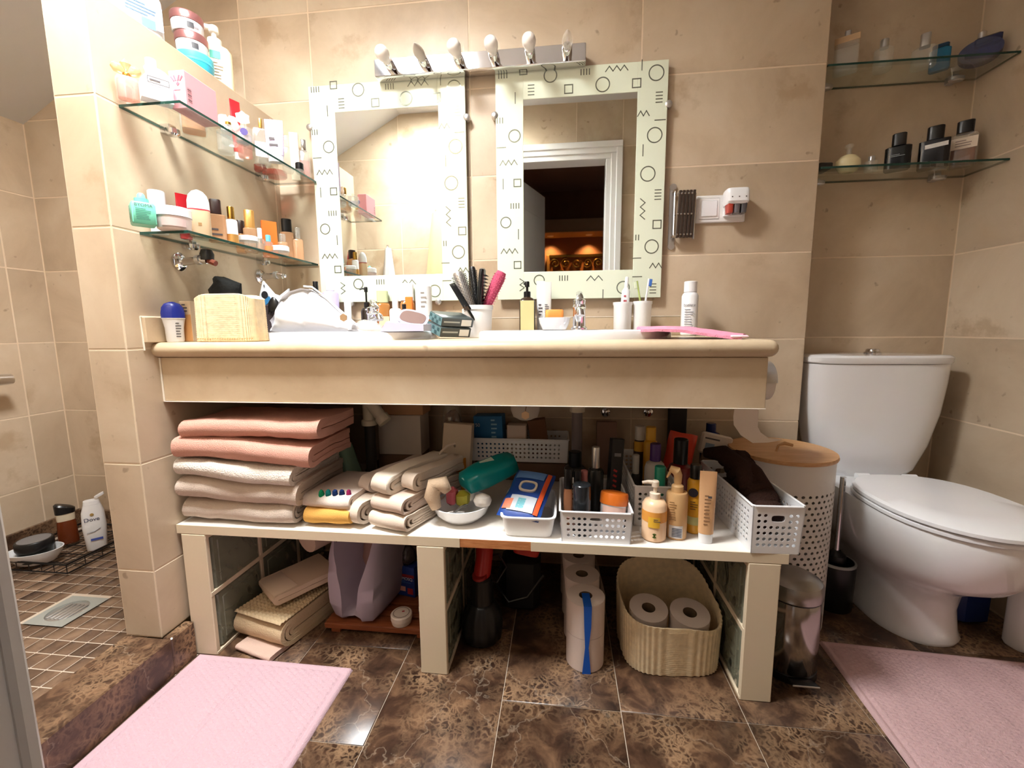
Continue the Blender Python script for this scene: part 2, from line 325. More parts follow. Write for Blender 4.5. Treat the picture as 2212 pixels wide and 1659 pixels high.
# rear wall with the doorway the picture is taken from
DX0,DX1,DZ=.692,1.375,2.035
wall_rear=struct('wall_rear',join(sharpbox(XL-.1,DX0-.03,YB-.12,YB-BK,0,ZC),sharpbox(DX1+.03,XR+.1,YB-.12,YB-BK,0,ZC),sharpbox(DX0-.03,DX1+.03,YB-.12,YB-BK,DZ+.03,ZC)),M['grout'])
tiles(wall_rear,YB,PI,'x',[XL,-.62,-.02,.592],[z for z in ROWS if z<ZC]+[ZC],M['tile'])
tiles(wall_rear,YB,PI,'x',[1.475,1.86,2.46,XR],[z for z in ROWS if z<ZC]+[ZC],M['tile'])
tiles(wall_rear,YB,PI,'x',[.592,1.18,1.475],[DZ+.10,ZC],M['tile'])
# ceilings: flat over the vanity, sloping down over the shower with a roof window
zs=lambda x: ZC+SLOPE*x
def plate(pts,t=.05):
    n=len(pts); V=[tuple(p) for p in pts]+[(p[0],p[1],p[2]+t) for p in pts]
    return V,[tuple(range(n-1,-1,-1)),tuple(range(n,2*n))]+[(i,(i+1)%n,n+(i+1)%n,n+i) for i in range(n)]
KX0,KX1,KY0,KY1=.07,.61,-1.21,-.75; KH=.24
ceil=struct('ceiling',join(*[sharpbox(x0,x1,y0,y1,ZC,ZC+.05) for x0,x1,y0,y1 in ((0,KX0,YB-.12,YN+.1),(KX1,XR+.1,YB-.12,YN+.1),(KX0,KX1,YB-.12,KY0),(KX0,KX1,KY1,YN+.1))]),M['paint'])
slope=struct('ceiling_slope',plate([(XL-.1,YB-.12,zs(XL-.1)),(0,YB-.12,ZC),(0,.12,ZC),(XL-.1,.12,zs(XL-.1))]),M['paint'])
win=struct('window_1',join(sharpbox(KX0-.02,KX0,KY0-.02,KY1+.02,ZC,ZC+KH),sharpbox(KX1,KX1+.02,KY0-.02,KY1+.02,ZC,ZC+KH),sharpbox(KX0,KX1,KY0-.02,KY0,ZC,ZC+KH),sharpbox(KX0,KX1,KY1,KY1+.02,ZC,ZC+KH)),M['white'])
part(win,'window_frame',join(sharpbox(KX0,KX0+.02,KY0,KY1,ZC+.12,ZC+.16),sharpbox(KX1-.02,KX1,KY0,KY1,ZC+.12,ZC+.16),sharpbox(KX0+.02,KX1-.02,KY0,KY0+.02,ZC+.12,ZC+.16),sharpbox(KX0+.02,KX1-.02,KY1-.02,KY1,ZC+.12,ZC+.16)),M['white'])
part(win,'pane',sharpbox(KX0+.02,KX1-.02,KY0+.02,KY1-.02,ZC+.138,ZC+.142),clear('roof_pane',(.97,.98,.98,1),.03))
# floor: brown marble squares
floor=struct('floor',sharpbox(-.2,XR+.1,YB-.12,YN+.1,-.05,-.0025),M['mgrout'])
fx=[.03]+[.047+.3*k for k in range(1,9)]+[XR]
fme={}
for i in range(len(fx)-1):
    off=.0 if i%2 else .0
    ys=[-1.565,-1.265,-.965,-.665,-.365,-.065,YN]
    if i==3: ys=[-1.565,-1.265,-.965,-.665,-.07,YN]
    if i in (1,2): ys=[-1.565,-1.42,-1.12,-.82,-.52,-.22,YN] if i==1 else [-1.565,-1.3,-1.0,-.4,-.1,YN]
    for j in range(len(ys)-1):
        w_,l_=round(fx[i+1]-fx[i]-.0022,4),round(ys[j+1]-ys[j]-.0022,4)
        if w_<.02: continue
        if (w_,l_) not in fme: fme[(w_,l_)]=mesh('floor_tile',box(-w_/2,w_/2,-l_/2,l_/2,-.01,0,.0008),M['marble'])
        link('floor_tile',fme[(w_,l_)],floor,((fx[i]+fx[i+1])/2,(ys[j]+ys[j+1])/2,0))
# shower: raised marble threshold, mosaic floor, skirting, drain
curb=struct('trim_1',join(box(PX,.03,YB,PY-.001,0,.108,.003),box(.001,.03,PY-.001,-.603,0,.108,.003)),M['marble'])
SZ=.06
shf=struct('floor_shower',sharpbox(XL,PX,YB,0,-.02,SZ-.0015),M['mgrout'])
P=.0505; tm=mesh('mosaic_tile',box(-.0235,.0235,-.0235,.0235,-.006,0,.0008),M['mosaic'])
DRX,DRY=-.475,-.545; ntile=0; rest=[]
nx=int((PX-XL)/P); ny=int(-YB/P)
for i in range(nx):
    for j in range(ny):
        x=PX-.026-i*P; y=-.028-j*P
        if abs(x-DRX)<.075 and abs(y-DRY)<.075: continue
        px=1106+F*(Vector((x,y,SZ))-CAM).dot(RT)/(Vector((x,y,SZ))-CAM).dot(FW)
        if px>20 and y>-.95 and x>-1.0 and ntile<290: link('mosaic_tile',tm,shf,(x,y,SZ)); ntile+=1
        else: rest.append(tf(box(-.0235,.0235,-.0235,.0235,-.006,0,.0008),(x,y,SZ)))
ob=part(shf,'mosaic_field',join(*rest),M['mosaic']); ob['kind']='stuff'
struct('baseboard_left',join(box(XL,XL+.012,YB,0,SZ,SZ+.085,.002),box(XL,PX,-.012,0,SZ,SZ+.085,.002)),M['marble'])
dr=T('floor_drain','square grey floor drain with round grate in shower mosaic','drain',(DRX,DRY,SZ))
part(dr,'frame',join(cell(-.07,.07,-.07,.07,.052,.052,.004,n=32)) and tf(cell(-.07,.07,-.07,.07,.052,.052,.005,n=32),(0,0,.004),(-PI/2,0,0)),mat((150,150,142),.45))
part(dr,'grate',join(lathe([(.052,-.004),(.052,-.001),(.02,.001),(.001,.001)],32),*[tf(cbox(.008,.075,.003),(-.03+.015*k,0,.0)) for k in range(5)]),M['steel'])
# door frame
dfm=M['white']
door=struct('door_1',join(box(DX0-.03,DX0,YB-.13,YB+.005,0,DZ+.03,.002),box(DX1,DX1+.03,YB-.13,YB+.005,0,DZ+.03,.002),box(DX0,DX1,YB-.13,YB+.005,DZ,DZ+.03,.002)),dfm)
def mould(x0,x1,z0,z1,k): return box(x0,x1,YB,YB+.012+.008*k,z0,z1,.003)
for k in range(3):
    a=.1-.033*k; b=.1-.033*(k+1)+.006
    part(door,'architrave',join(mould(DX0-a,DX0-b+.012,0,DZ+b-.0125,2-k),mould(DX1+b-.012,DX1+a,0,DZ+b-.0125,2-k),mould(DX0-a,DX1+a,DZ+b-.012,DZ+a,2-k)),dfm)
leaf=struct('door_2',box(0,.04,-.68,0,.005,DZ-.005,.003),dfm); leaf.location=(DX0-.004,YB-.137,0); leaf.rotation_euler=(0,0,R(19))
part(leaf,'panel',box(.039,.046,-.58,-.10,1.0,DZ-.20,.003),dfm); part(leaf,'panel',box(.039,.046,-.58,-.10,.15,.88,.003),dfm)
part(leaf,'handle',tube([(.04,-.62,1.02),(.08,-.62,1.02),(.08,-.51,1.02)],.009),M['chrome'])
# room beyond the doorway, seen in the mirror
pk=mat((178,148,142),.8); BY=-4.3
struct('floor_bedroom',sharpbox(-1.3,3.2,BY-.1,YB-.12,-.05,0),mat((150,112,80),.5))
struct('wall_bedroom_far',sharpbox(-1.3,3.2,BY-.1,BY,0,2.7),mat((128,84,52),.7))
struct('wall_bedroom_left',sharpbox(-1.4,-1.3,BY-.1,YB-.12,0,2.7),pk); struct('wall_bedroom_right',sharpbox(3.2,3.3,BY-.1,YB-.12,0,2.7),pk)
struct('ceiling_bedroom',sharpbox(-1.4,3.3,BY-.1,YB-.12,2.7,2.75),pk)
struct('wall_bedroom_near',join(sharpbox(-1.4,XL-.1,YB-.12,YB-.02,0,2.7),sharpbox(XR+.1,3.3,YB-.12,YB-.02,0,2.7),sharpbox(XL-.1,XR+.1,YB-.12,YB-.06,ZC+.05,2.7)),pk)
struct('trim_2',box(-1.3,3.2,BY,BY+.35,2.115,2.27,.004),mat((170,140,108),.6))
for x,side,lb in ((.94,'leaf','recessed spotlight over carved headboard, beside the door leaf side'),(1.43,'frame','recessed spotlight over carved headboard, beside the door frame side')):
    s=T('recessed_spotlight',lb,'spotlight',(x,BY+.15,2.1125),group='soffit spotlights')
    part(s,'ring',lathe([(.04,-.004),(.045,0),(.04,.003),(.03,.003)],20),M['white']); part(s,'lens',lathe([(.03,-.003),(.001,-.003)],16),emis('spot_glow_%d'%int(x*100),(1,.78,.5,1),9))
    d=bpy.data.lights.new('soffit_spot_%s_offscreen'%side,'SPOT'); d.energy=8; d.color=(1,.55,.22); d.spot_size=R(95); d.spot_blend=.7; d.shadow_soft_size=.03
    o=bpy.data.objects.new('soffit_spot_%s_offscreen'%side,d); col.objects.link(o); o.parent=s; o.location=(0,-.02,-.02); o.rotation_euler=(R(-12),0,0)
hb=T('carved_headboard','gold headboard panel with openwork scroll carving','headboard',(1.3,BY+.06,0))
part(hb,'panel',box(-.38,.9,-.02,.0,.6,1.86,.004),mat((196,120,54),.5)); part(hb,'post',box(-.41,-.37,-.03,.02,0,1.89,.004),M['goldp'])
gs=[]
def spiral(cx,cz,r,s=1,tu=2.2,a0=0): return tube([(cx+s*(r*(1-t/26*.85))*math.cos(a0+t/26*tu*2*PI),.008,cz+(r*(1-t/26*.85))*math.sin(a0+t/26*tu*2*PI)) for t in range(27)],.011,6)
for i in range(9):
    for j in range(3): gs.append(spiral(-.30+i*.14+(.07 if j%2 else 0),1.78-j*.15,.062,1 if (i+j)%2 else -1,1.6,i*1.3+j))
gs.append(box(-.38,.9,0,.02,1.85,1.89,.004)); part(hb,'scrollwork',join(*gs),M['gold'])
# towels on the rear wall, seen in the mirror
def hangtowel(name,label,x,ztop,wt,wb,L,mt):
    g=rings([[(( wt+(wb-wt)*f)*.5*math.cos(2*PI*i/28)*(1+.12*math.sin(5*2*PI*i/28)*f), (.025+.02*f)*math.sin(2*PI*i/28)*(1+.3*math.sin(7*2*PI*i/28)*f), -L*f) for i in range(28)] for f in [k/10 for k in range(11)]])
    t=T(name,label,'towel',(x,YB+.06,ztop)); part(t,'cloth',g,mt); part(t,'hook',tube([(0,-.055,.0),(0,0,.0),(0,.01,.02)],.007),M['chrome'])
hangtowel('hanging_towel','white towel hanging from a hook on the wall behind the camera',-.10,1.50,.04,.22,.75,terry((240,236,230)))
hangtowel('bathrobe','cream bathrobe hanging from a hook on the wall behind the camera',.25,1.72,.06,.34,1.1,terry((232,208,160)))
# shower mixer on the left wall
mx=T('shower_mixer','chrome shower mixer with lever on the shower wall','tap',(XL,-.42,.79))
part(mx,'plate',tf(lathe([(.07,0),(.07,.008),(.05,.014)],28),(0,0,0),(0,PI/2,0)),M['chrome']); part(mx,'body',tf(lathe([(.035,.01),(.035,.05),(.03,.058)],24),(0,0,0),(0,PI/2,0)),M['chrome'])
part(mx,'lever',tube([(.055,0,0),(.075,.05,-.005),(.08,.13,-.02),(.08,.195,-.02)],[.018,.02,.024,.021],10),M['chrome'])
# ================================================================== VANITY
VX=1.59; VY=-.61; VZ=.92
van=T('vanity_counter','beige stone vanity counter with rounded front edge','counter',(0,0,0))
SK=[(.405,-.315),(1.125,-.315)]; HX,HY=.262,.19
def slab():
    gs=[]
    for i,(cx,cy) in enumerate(SK):
        x0,x1=(0,.765) if i==0 else (.765,VX-.02)
        c=cell(x0,x1,cy-.26,cy+.26,HX,HY,.04,n=48,hc=(cx,cy)); gs.append(([(a,b,VZ-y) for a,y,b in c[0]],c[1]))
    gs+=[sharpbox(0,VX-.02,SK[0][1]+.26,-.001,VZ-.04,VZ),sharpbox(0,VX-.02,VY+.02,SK[0][1]-.26,VZ-.04,VZ)]
    # bullnose front and right end
    nose=[]
    pth=[(0,VY+.02),(VX-.02,VY+.02),(VX-.02,-.001)]
    rr=[[] for _ in range(9)]
    for k in range(9):
        a=-PI/2+PI*k/8; o=.02*math.cos(a); z=VZ-.02+.02*math.sin(a)
        pts=[(0,VY+.02-o,z)]
        for q in range(7):
            b=-PI/2+PI/2*q/6; pts.append((VX-.02+o*math.cos(b),VY+.02+o*math.sin(b),z))
        pts.append((VX-.02+o,-.001,z)); rr[k]=pts
    gs.append(rings(rr,cap=False,closed=False)); return join(*gs)
part(van,'worktop',slab(),M['slab'])
part(van,'apron',join(box(.001,VX-.018,VY+.022,VY+.042,.757,VZ-.0405,.002)),M['slab'])
part(van,'apron_return',box(VX-.038,VX-.018,VY+.043,-.002,.757,VZ-.0405,.002),M['slab'])
part(van,'backsplash',join(box(.02,VX-.02,-.012,-.0005,VZ,.988,.002)),M['slab']); part(van,'side_upstand',box(.0005,.012,VY-.02,-.013,VZ-.0,.988,.002),M['slab'])
ck=mat((240,230,214),.6)
part(van,'caulk_line',join(tube([(.002,VY-.02,VZ-.02),(.002,VY-.022,.988),(.003,-.014,.990)],.0022,6),tube([(.002,VY+.02,.757),(.002,VY+.02,VZ-.042)],.0024,6),tube([(.002,VY+.02,.757),(VX-.018,VY+.021,.757)],.0014,6),tube([(.012,-.012,.989),(VX-.02,-.012,.989)],.0014,6)),ck)
SKM=M['ceramic']
def sink(name,label,cx,cy,hx,hy):
    t=T(name,label,'sink',(cx,cy,VZ))
    pr=[(1,0),(1.0,.012),(.985,.021),(.96,.024),(.90,.022),(.87,.014),(.84,-.01),(.78,-.08),(.62,-.14),(.30,-.165),(.08,-.17)]
    inner=[(z,hx*f,hy*f,2.3) for f,z in pr]
    outer=[(-.183,hx*.1,hy*.1,2.3),(-.178,hx*.34,hy*.34,2.3),(-.152,hx*.66,hy*.66,2.3),(-.085,hx*.82,hy*.82,2.3),(-.01,hx*.88,hy*.87,2.3),(0,hx,hy,2.3)]
    part(t,'basin',rings([ring(48,*s[1:4],0,0,s[0]) for s in outer+inner[1:]],cap=True),SKM)
    part(t,'drain_plug',lathe([(.022,-.172),(.024,-.166),(.012,-.163),(.001,-.163)],20),M['chrome']); return t
sink('wash_basin','white oval wash basin covered with toiletries beside the partition',*SK[0],.295,.215)
sink('wash_basin','white oval wash basin with pink cloth on its rim',*SK[1],.285,.215)
def faucet(label,x,y,z,h,rz=0):
    t=T('basin_faucet',label,'faucet',(x,y,z),rz)
    part(t,'body',lathe([(.028,0),(.028,.006),(.022,.012),(.021,h*.55),(.024,h*.6),(.02,h*.68)],24),M['chrome'])
    part(t,'spout',tube([(0,0,h*.4),(0,-.03,h*.47),(0,-.08,h*.5),(0,-.11,h*.44),(0,-.113,h*.36)],[.016,.016,.014,.012,.012],12),M['chrome'])
    part(t,'lever',join(loft([(h*.68,.021,.021),(h*.78,.022,.024),(h*.84,.012,.02,2,0,.005)],16),tf(cbox(.022,.085,.012,.005),(0,-.02,h*.84),(R(22),0,0))),M['chrome']); return t
faucet('chrome lever faucet behind the white oval basin with pink cloth',Xat(1251,-.16,.94),-.16,.943,.125)
faucet('chrome lever faucet among bottles at the crowded basin',Xat(808,-.16,.94),-.16,.943,.105,R(35))
# supports of glass blocks and the white shelf board
blk=mesh('glass_block',join(box(-.036,.036,-.094,.094,-.086,.086,.006),box(-.038,.038,-.078,.078,-.070,.070,.006)),M['block'])
for nm,x in (('beside the shower partition',.0525),('in the middle of the shelf',.749),('at the shelf end by the pedal bin',1.591)):
    t=T('glass_block_support','cream mortared glass block support '+nm,'support',(x,0,0),group='glass block shelf supports')
    g=[]
    for j,z in enumerate((.0,.188,.366)): g.append(box(-.0385,.0385,-.598,-.02,z if j==0 else z-.005,z+.009,.001))
    g.append(box(-.0375,.0375,-.600,-.585,.0,.375,.002))
    for y in (-.385,-.185): g.append(box(-.0375,.0375,y-.006,y+.006,0,.375,.001))
    part(t,'mortar',join(*g),M['cream'])
    for y in (-.485,-.285,-.095):
        for z in (.096,.276): link('glass_block',blk,t,(0,y,z))
sh=T('shelf_board','white laminated shelf board across the glass block supports','shelf',(0,0,.376))
part(sh,'board',box(.003,1.645,-.597,-.012,0,.026,.001),M['board'])
part(sh,'edge_band',join(box(.003,.83,-.5995,-.5968,0,.026,.0005),box(1.018,1.645,-.5995,-.5968,0,.026,.0005)),M['cream']); part(sh,'bare_edge',box(.83,1.018,-.5985,-.5968,.001,.025,.0005),M['chip'],label='bare brown chipboard where the edge band is missing')
# mirrors
def motif_list():
    cs=[(1412,320,38),(2000,305,42),(1702,370,40),(1213,655,36),(1990,650,42),(1952,865,42),(1165,1135,33),(1973,1268,40),(1350,1455,33),(1815,1495,38)]
    sq=[(1262,293,20),(1513,395,22),(1890,362,22),(1229,915,20),(2003,1145,22),(1230,1370,20)]
    v4=[(1148,320,4),(1215,1043,4),(1485,1443,4),(1605,300,4),(1132,570,3),(1893,1218,2)]; h4=[(1305,400),(2015,440),(2008,980),(1980,1500)]
    lv=[(1217,445,56),(1925,735,58),(1150,922,54),(1235,1200,54),(1920,262,50),(1703,1530,46)]; lh=[(1140,720,50),(2020,566,55),(1890,1332,46),(1893,1435,50)]
    zh=[(1780,280,120,3),(1928,530,62,2),(1180,803,100,3),(1185,1293,100,3),(1657,1443,90,2),(1995,1373,66,2)]; zv=[(1923,1060,112,2.5),(1255,1480,70,2)]
    return cs,sq,v4,h4,lv,lh,zh,zv
MW,MH,MZ=.59,.785,1.0555
def uv(cx,cy):
    p=at(640+cx/2.572,40+cy/2.572,Y=-.022); return p.x-.855,p.z-MZ
def motifs():
    """every etched motif is a mesh of its own: name -> geometry"""
    cs,sq,v4,h4,lv,lh,zh,zv=motif_list(); s=.00062; res=[]; T_=.0016; Y=-.0046; gs=[]
    def bar(x0,z0,x1,z1,t=.0036):
        d=Vector((x1-x0,0,z1-z0)); L=d.length; a=math.atan2(z1-z0,x1-x0)
        gs.append(tf(sharpbox(-L/2-t/2,L/2+t/2,-T_/2,T_/2,-t/2,t/2),((x0+x1)/2,Y+.0008,(z0+z1)/2),(0,-a,0)))
    def flush(nm):
        res.append((nm,mesh(nm,join(*gs),M['etch'],False))); gs.clear()
    for x,y,r in cs:
        u,v=uv(x,y); r=r*s; rs=[]
        for (q,yy) in ((r-.0038,Y),(r,Y),(r,Y+T_),(r-.0038,Y+T_),(r-.0038,Y)): rs.append([(u+q*math.cos(2*PI*i/32),yy,v+q*math.sin(2*PI*i/32)) for i in range(32)])
        gs.append(rings(rs,cap=False)); flush('etched_circle')
    for x,y,h in sq:
        u,v=uv(x,y); h=h*s
        for a,b,c,d in ((-h,-h,h,-h),(-h,h,h,h),(-h,-h,-h,h),(h,-h,h,h)): bar(u+a,v+b,u+c,v+d)
        flush('etched_square')
    for x,y,n in v4:
        u,v=uv(x,y)
        for i in range(n): bar(u+(i-(n-1)/2)*.0095,v-.008,u+(i-(n-1)/2)*.0095,v+.008)
        flush('etched_bars')
    for x,y in h4:
        u,v=uv(x,y)
        for i in range(4): bar(u-.010,v+(i-1.5)*.0105,u+.010,v+(i-1.5)*.0105,.0032)
        flush('etched_bars')
    for x,y,l in lv: u,v=uv(x,y); bar(u,v-l*s/2,u,v+l*s/2,.0032); flush('etched_line')
    for x,y,l in lh: u,v=uv(x,y); bar(u-l*s/2,v,u+l*s/2,v,.0032); flush('etched_line')
    for x,y,w_,n in zh:
        u,v=uv(x,y); k=int(n*2)
        for i in range(k): bar(u-w_*s/2+i*w_*s/k,v+(.008 if i%2 else -.008),u-w_*s/2+(i+1)*w_*s/k,v+(-.008 if i%2 else .008),.0032)
        flush('etched_zigzag')
    for x,y,h,n in zv:
        u,v=uv(x,y); k=int(n*2)
        for i in range(k): bar(u+(.008 if i%2 else -.008),v+h*s/2-i*h*s/k,u+(-.008 if i%2 else .008),v+h*s/2-(i+1)*h*s/k,.0032)
        flush('etched_zigzag')
    return res
_mot=motifs(); ML,MR=.0985,.490; MB,MT=.0995,.690
_fr=[(box(0,ML,-.004,.002,0,MH,.001)),(box(MR,MW,-.004,.002,0,MH,.001)),(box(ML,MR,-.004,.002,0,MB,.001)),(box(ML,MR,-.004,.002,MT,MH,.001))]
for nm,x0 in (('beside the glass shelves on the partition',.1560),('beside the folded chrome extending bracket',.8550)):
    t=T('wall_mirror','frosted green border wall mirror with etched shapes '+nm,'mirror',(x0,-.0215,MZ),group='pair of wall mirrors')
    fb_=part(t,'frosted_border',join(*_fr),M['frost']); part(t,'mirror_pane',box(ML-.002,MR+.002,-.0028,.001,MB-.002,MT+.002,.0003),M['mirror']); part(t,'backing_board',box(.003,MW-.003,.002,.012,.003,MH-.003,.001),mat((120,122,116),.6))
    for nm_,me_ in _mot: link(nm_,me_,fb_)
    for x,z in ((-.004,.645),(MW+.004,.645),(.12,-.004),(MW-.12,-.004)): part(t,'mounting_clip',tf(lathe([(.012,-.012),(.012,.006),(.008,.009),(.001,.009)],16),(x,0,z),(PI/2,0,0)),M['steel'])
# light bar
lb=T('vanity_light_bar','chrome light bar with six unlit bulbs above the mirrors','light',(.432,0,1.832))
part(lb,'housing',join(box(0,.735,-.07,-.0285,0,.056,.002),box(.002,.733,-.0286,-.001,.0115,.055,.001)),M['chrome'])
bulbs=[(838,'r'),(905,'c'),(985,'r'),(1063,'r'),(1143,'r'),(1225,'k')]
for i,(px,kd) in enumerate(bulbs):
    x=.062+i*.1222
    so=part(lb,'socket',tf(lathe([(.017,0),(.0165,.03),(.014,.036)],20),(x,-.07,.028),(PI/2,0,0)),M['chrome'])
    if kd=='r': pr=[(.012,.03),(.014,.036),(.0165,.05),(.0205,.062),(.0225,.075),(.021,.088),(.015,.097),(.006,.101),(.0005,.1015)]
    else: pr=[(.012,.03),(.0135,.036),(.0165,.05),(.0175,.060),(.0165,.072),(.0125,.088),(.007,.102),(.002,.111),(.0005,.112)]
    part(so,'bulb',tf(lathe(pr,24),(x,-.07,.028),(PI/2,0,0)),{'r':mat((236,228,220),.25),'c':mat((196,186,174),.35),'k':clear('bulb_glass',(.95,.93,.9,1),.12,body=(.9,.85,.8,1),bodyfac=.25)}[kd])
# folded scissor bracket, switch plate, plug-in dispenser
br=T('extending_bracket','folded chrome scissor bracket on the wall by the mirror','bracket',(1.4795,0,1.235))
part(br,'wall_plate',join(loft([(-.004,.011,.011)]+[(z,.011,.004,3) for z in (0,.2)],14) and tf(box(-.011,.011,-.004,0,-.002,.204,.002),(0,0,0)),tf(lathe([(.0115,0),(.0115,.006)],16),(0,0,.0),(PI/2,0,0)),tf(lathe([(.0115,0),(.0115,.006)],16),(0,0,.202),(PI/2,0,0))),M['steel'])
part(br,'pivot_rod',tube([(0,-.03,.03),(0,-.03,.18)],.0045),M['chrome']); part(br,'pivot_rod',tube([(.068,-.03,.018),(.068,-.03,.172)],.0045),M['chrome'])
for z in (.03,.18): part(br,'pivot_lug',tube([(0,0,z),(0,-.034,z)],.006),M['chrome'])
for i in range(5): part(br,'scissor_arm',tf(box(-.0045,.0045,-.038,-.026,.024,.182,.001),(.012+.0115*i,0,0),(0,R(2),0)),mat((74,60,52),.35,.4))
_rv=mesh('rivet',tf(lathe([(.0034,0),(.0034,.002),(.001,.003)],10),(0,0,0),(PI/2,0,0)),M['chrome'])
for i in range(5):
    for z in (.034,.102,.17): link('rivet',_rv,br,(.010+.0115*i,-.038,z))
sw=T('switch_plate','white double plate with rocker switch beside the bracket','switch',(1.558,0,1.311))
part(sw,'plate',box(0,.165,-.010,0,0,.092,.003),M['white']); part(sw,'rocker',tf(box(.018,.07,-.015,-.008,.02,.074,.002)),M['whitegloss']); part(sw,'rocker_frame',box(.010,.078,-.0115,-.009,.012,.082,.002),M['white'])
pd=T('plug_in_freshener','white plug-in air freshener with red and grey vials','freshener',(1.678,-.0105,1.327))
part(pd,'housing',loft([(.032,.034,.026,5,0,-.026),(.04,.037,.03,5,0,-.03),(.075,.037,.03,5,0,-.03),(.082,.034,.027,5,0,-.03)],24),M['whitegloss'])
for i,c in enumerate(((206,70,54),(120,116,124),(84,84,92))): part(pd,'vial',loft([(.004,.009,.014,4),(.03,.0105,.018,4),(.036,.0105,.018,4)],12),clear('vial_%d'%i,tuple(v*.9+.1 for v in sl(c)[:3])+(1,),.1,body=sl(c),bodyfac=.7),loc=(-.022+.022*i,-.034,0))
part(pd,'back_plate',box(-.03,.03,-.012,0,.0,.078,.002),M['whitegloss']); part(pd,'vent_dot',join(*[flat(.004,.004,-.0605,.052,-.022+.022*i) for i in range(3)]),INK)
# glass shelves on the partition
def wallshelf(label,z,x1,y0,y1,clips,xr=None):
    t=T('glass_shelf',label,'shelf',(0,0,z))
    g=box(.001,x1,y0,y1,-.008,0,.0008); me=mesh('glass_pane',g,M['shelfglass']); me.materials.append(M['edge'])
    for p in me.polygons:
        if abs(p.normal.z)<.5: p.material_index=1
    link('glass_pane',me,t)
    for y in clips: part(t,'clip',join(tf(lathe([(.017,0),(.017,.012),(.012,.016)],20),(.028,y,-.009),(PI,0,0)),box(0,.03,y-.012,y+.012,-.02,.004,.002)),M['chrome'])
    return t
wallshelf('upper glass shelf on the partition, crowded with perfumes',1.507,.168,-.622,-.03,(-.50,-.13))
wallshelf('lower glass shelf on the partition, above the chrome hooks',1.207,.140,-.606,-.005,(-.47,-.16))
def nicheshelf(label,z,y0,clips):
    t=T('glass_shelf',label,'shelf',(0,0,z)); me=mesh('glass_pane',box(XE+.004,XR-.002,y0,YN-.002,-.008,0,.0008),M['shelfglass']); me.materials.append(M['edge'])
    for p in me.polygons:
        if abs(p.normal.z)<.5: p.material_index=1
    link('glass_pane',me,t)
    for x in clips: part(t,'clip',join(tf(loft([(0,.024,.014),(.010,.024,.014),(.014,.018,.01)],20),(x,YN-.035,-.009),(PI,0,0)),box(x-.012,x+.012,YN-.03,YN,-.02,.004,.002)),M['steel'])
    return t
nicheshelf('upper glass shelf in the toilet recess holding clear and blue bottles',1.805,.004,(2.02,2.44)); nicheshelf('lower glass shelf in the toilet recess holding black bottles',1.482,-.006,(2.02,2.42))
# two chrome arm hooks on the partition
def armhook(label,px,py,L,blk):
    P=at(px,py,X=.002); t=T('chrome_wall_hook',label,'hook',(0,P.y,P.z))
    part(t,'rosette',tf(lathe([(.026,0),(.026,.006),(.02,.012),(.013,.014),(.001,.014)],24),(0,0,0),(0,PI/2,0)),M['chrome'])
    part(t,'arm',tube([(.01,0,0),(.05,-.004,.002),(.05+L*.5,-.006,.004),(.05+L,-.006,.0)],[.012,.010,.011,.009],12),M['chrome'])
    part(t,'rod_collar',tube([(.05+L*.3,-.006,.003),(.05+L*.55,-.006,.004)],.0135,12),M['steel'])
    if blk: part(t,'black_knob',loft([(-.004,.016,.016),(.012,.018,.018),(.024,.014,.014),(.030,.004,.004)],16),M['blackp'],loc=(.05+L,-.006,.006)); part(t,'rusty_tip',tube([(.055+L,-.006,.0),(.075+L,-.006,-.008)],.008),mat((120,52,30),.6))
    else: part(t,'end_ball',loft([(-.008,.002,.002),(-.005,.007,.007),(0,.009,.009),(.005,.007,.007),(.008,.002,.002)],14),M['chrome'],loc=(.055+L,-.006,0))
armhook('chrome wall hook with black knob under the lower glass shelf',388,566,.045,True); armhook('plain chrome wall hook behind the black box on the counter',562,598,.045,False)
# ================================================================== TOILET AND FLOOR THINGS
TX=2.215
def egg(z,hw,yf,yb,n=40,eb=3.5):
    ym=min(yf+hw*1.25,yb-.03); o=[]
    for i in range(n):
        t=2*PI*(i+.5)/n; c,s=math.cos(t),math.sin(t)
        if s<0: o.append((hw*math.copysign(abs(c)**(2/2.15),c),ym-(ym-yf)*abs(s)**(2/2.15),z))
        else: o.append((hw*math.copysign(abs(c)**(2/eb),c),ym+(yb-ym)*abs(s)**(2/eb),z))
    return o
toi=T('toilet','white ceramic close-coupled toilet with closed lid','toilet',(TX,0,0))
part(toi,'pan',rings([egg(*s) for s in ((0,.115,-.345,.12),(.012,.118,-.35,.12),(.03,.110,-.342,.12),(.10,.102,-.335,.12),(.16,.108,-.345,.12),(.20,.135,-.40,.12),(.235,.160,-.46,.12),(.28,.176,-.50,.125),(.34,.184,-.52,.13),(.385,.187,-.528,.135),(.402,.183,-.524,.13))]),M['ceramic'],ang=60)
part(toi,'seat',rings([egg(*s,eb=2.6) for s in ((.404,.184,-.530,-.075),(.408,.188,-.536,-.07),(.416,.188,-.536,-.07),(.419,.185,-.532,-.075))]),M['whitegloss'])
LID=part(toi,'lid',rings([egg(*s,eb=2.6) for s in ((.4215,.186,-.536,-.085),(.426,.190,-.545,-.08),(.435,.190,-.545,-.08),(.441,.183,-.535,-.085),(.443,.12,-.42,-.12))]),M['whitegloss'])
for x in (-.075,.075): part(LID,'hinge',tube([(x-.02,-.07,.428),(x+.02,-.07,.428)],.011,12),M['whitegloss'])
CIS=part(toi,'cistern',rings([ring(40,hx,hy,e,0,cy,z) for z,hx,hy,e,cy in ((.402,.14,.075,3.2,.075),(.43,.165,.082,3.2,.07),(.52,.198,.088,3.4,.067),(.64,.222,.092,3.6,.064),(.75,.232,.094,3.6,.062),(.815,.235,.095,3.6,.062))]),M['ceramic'],ang=60)
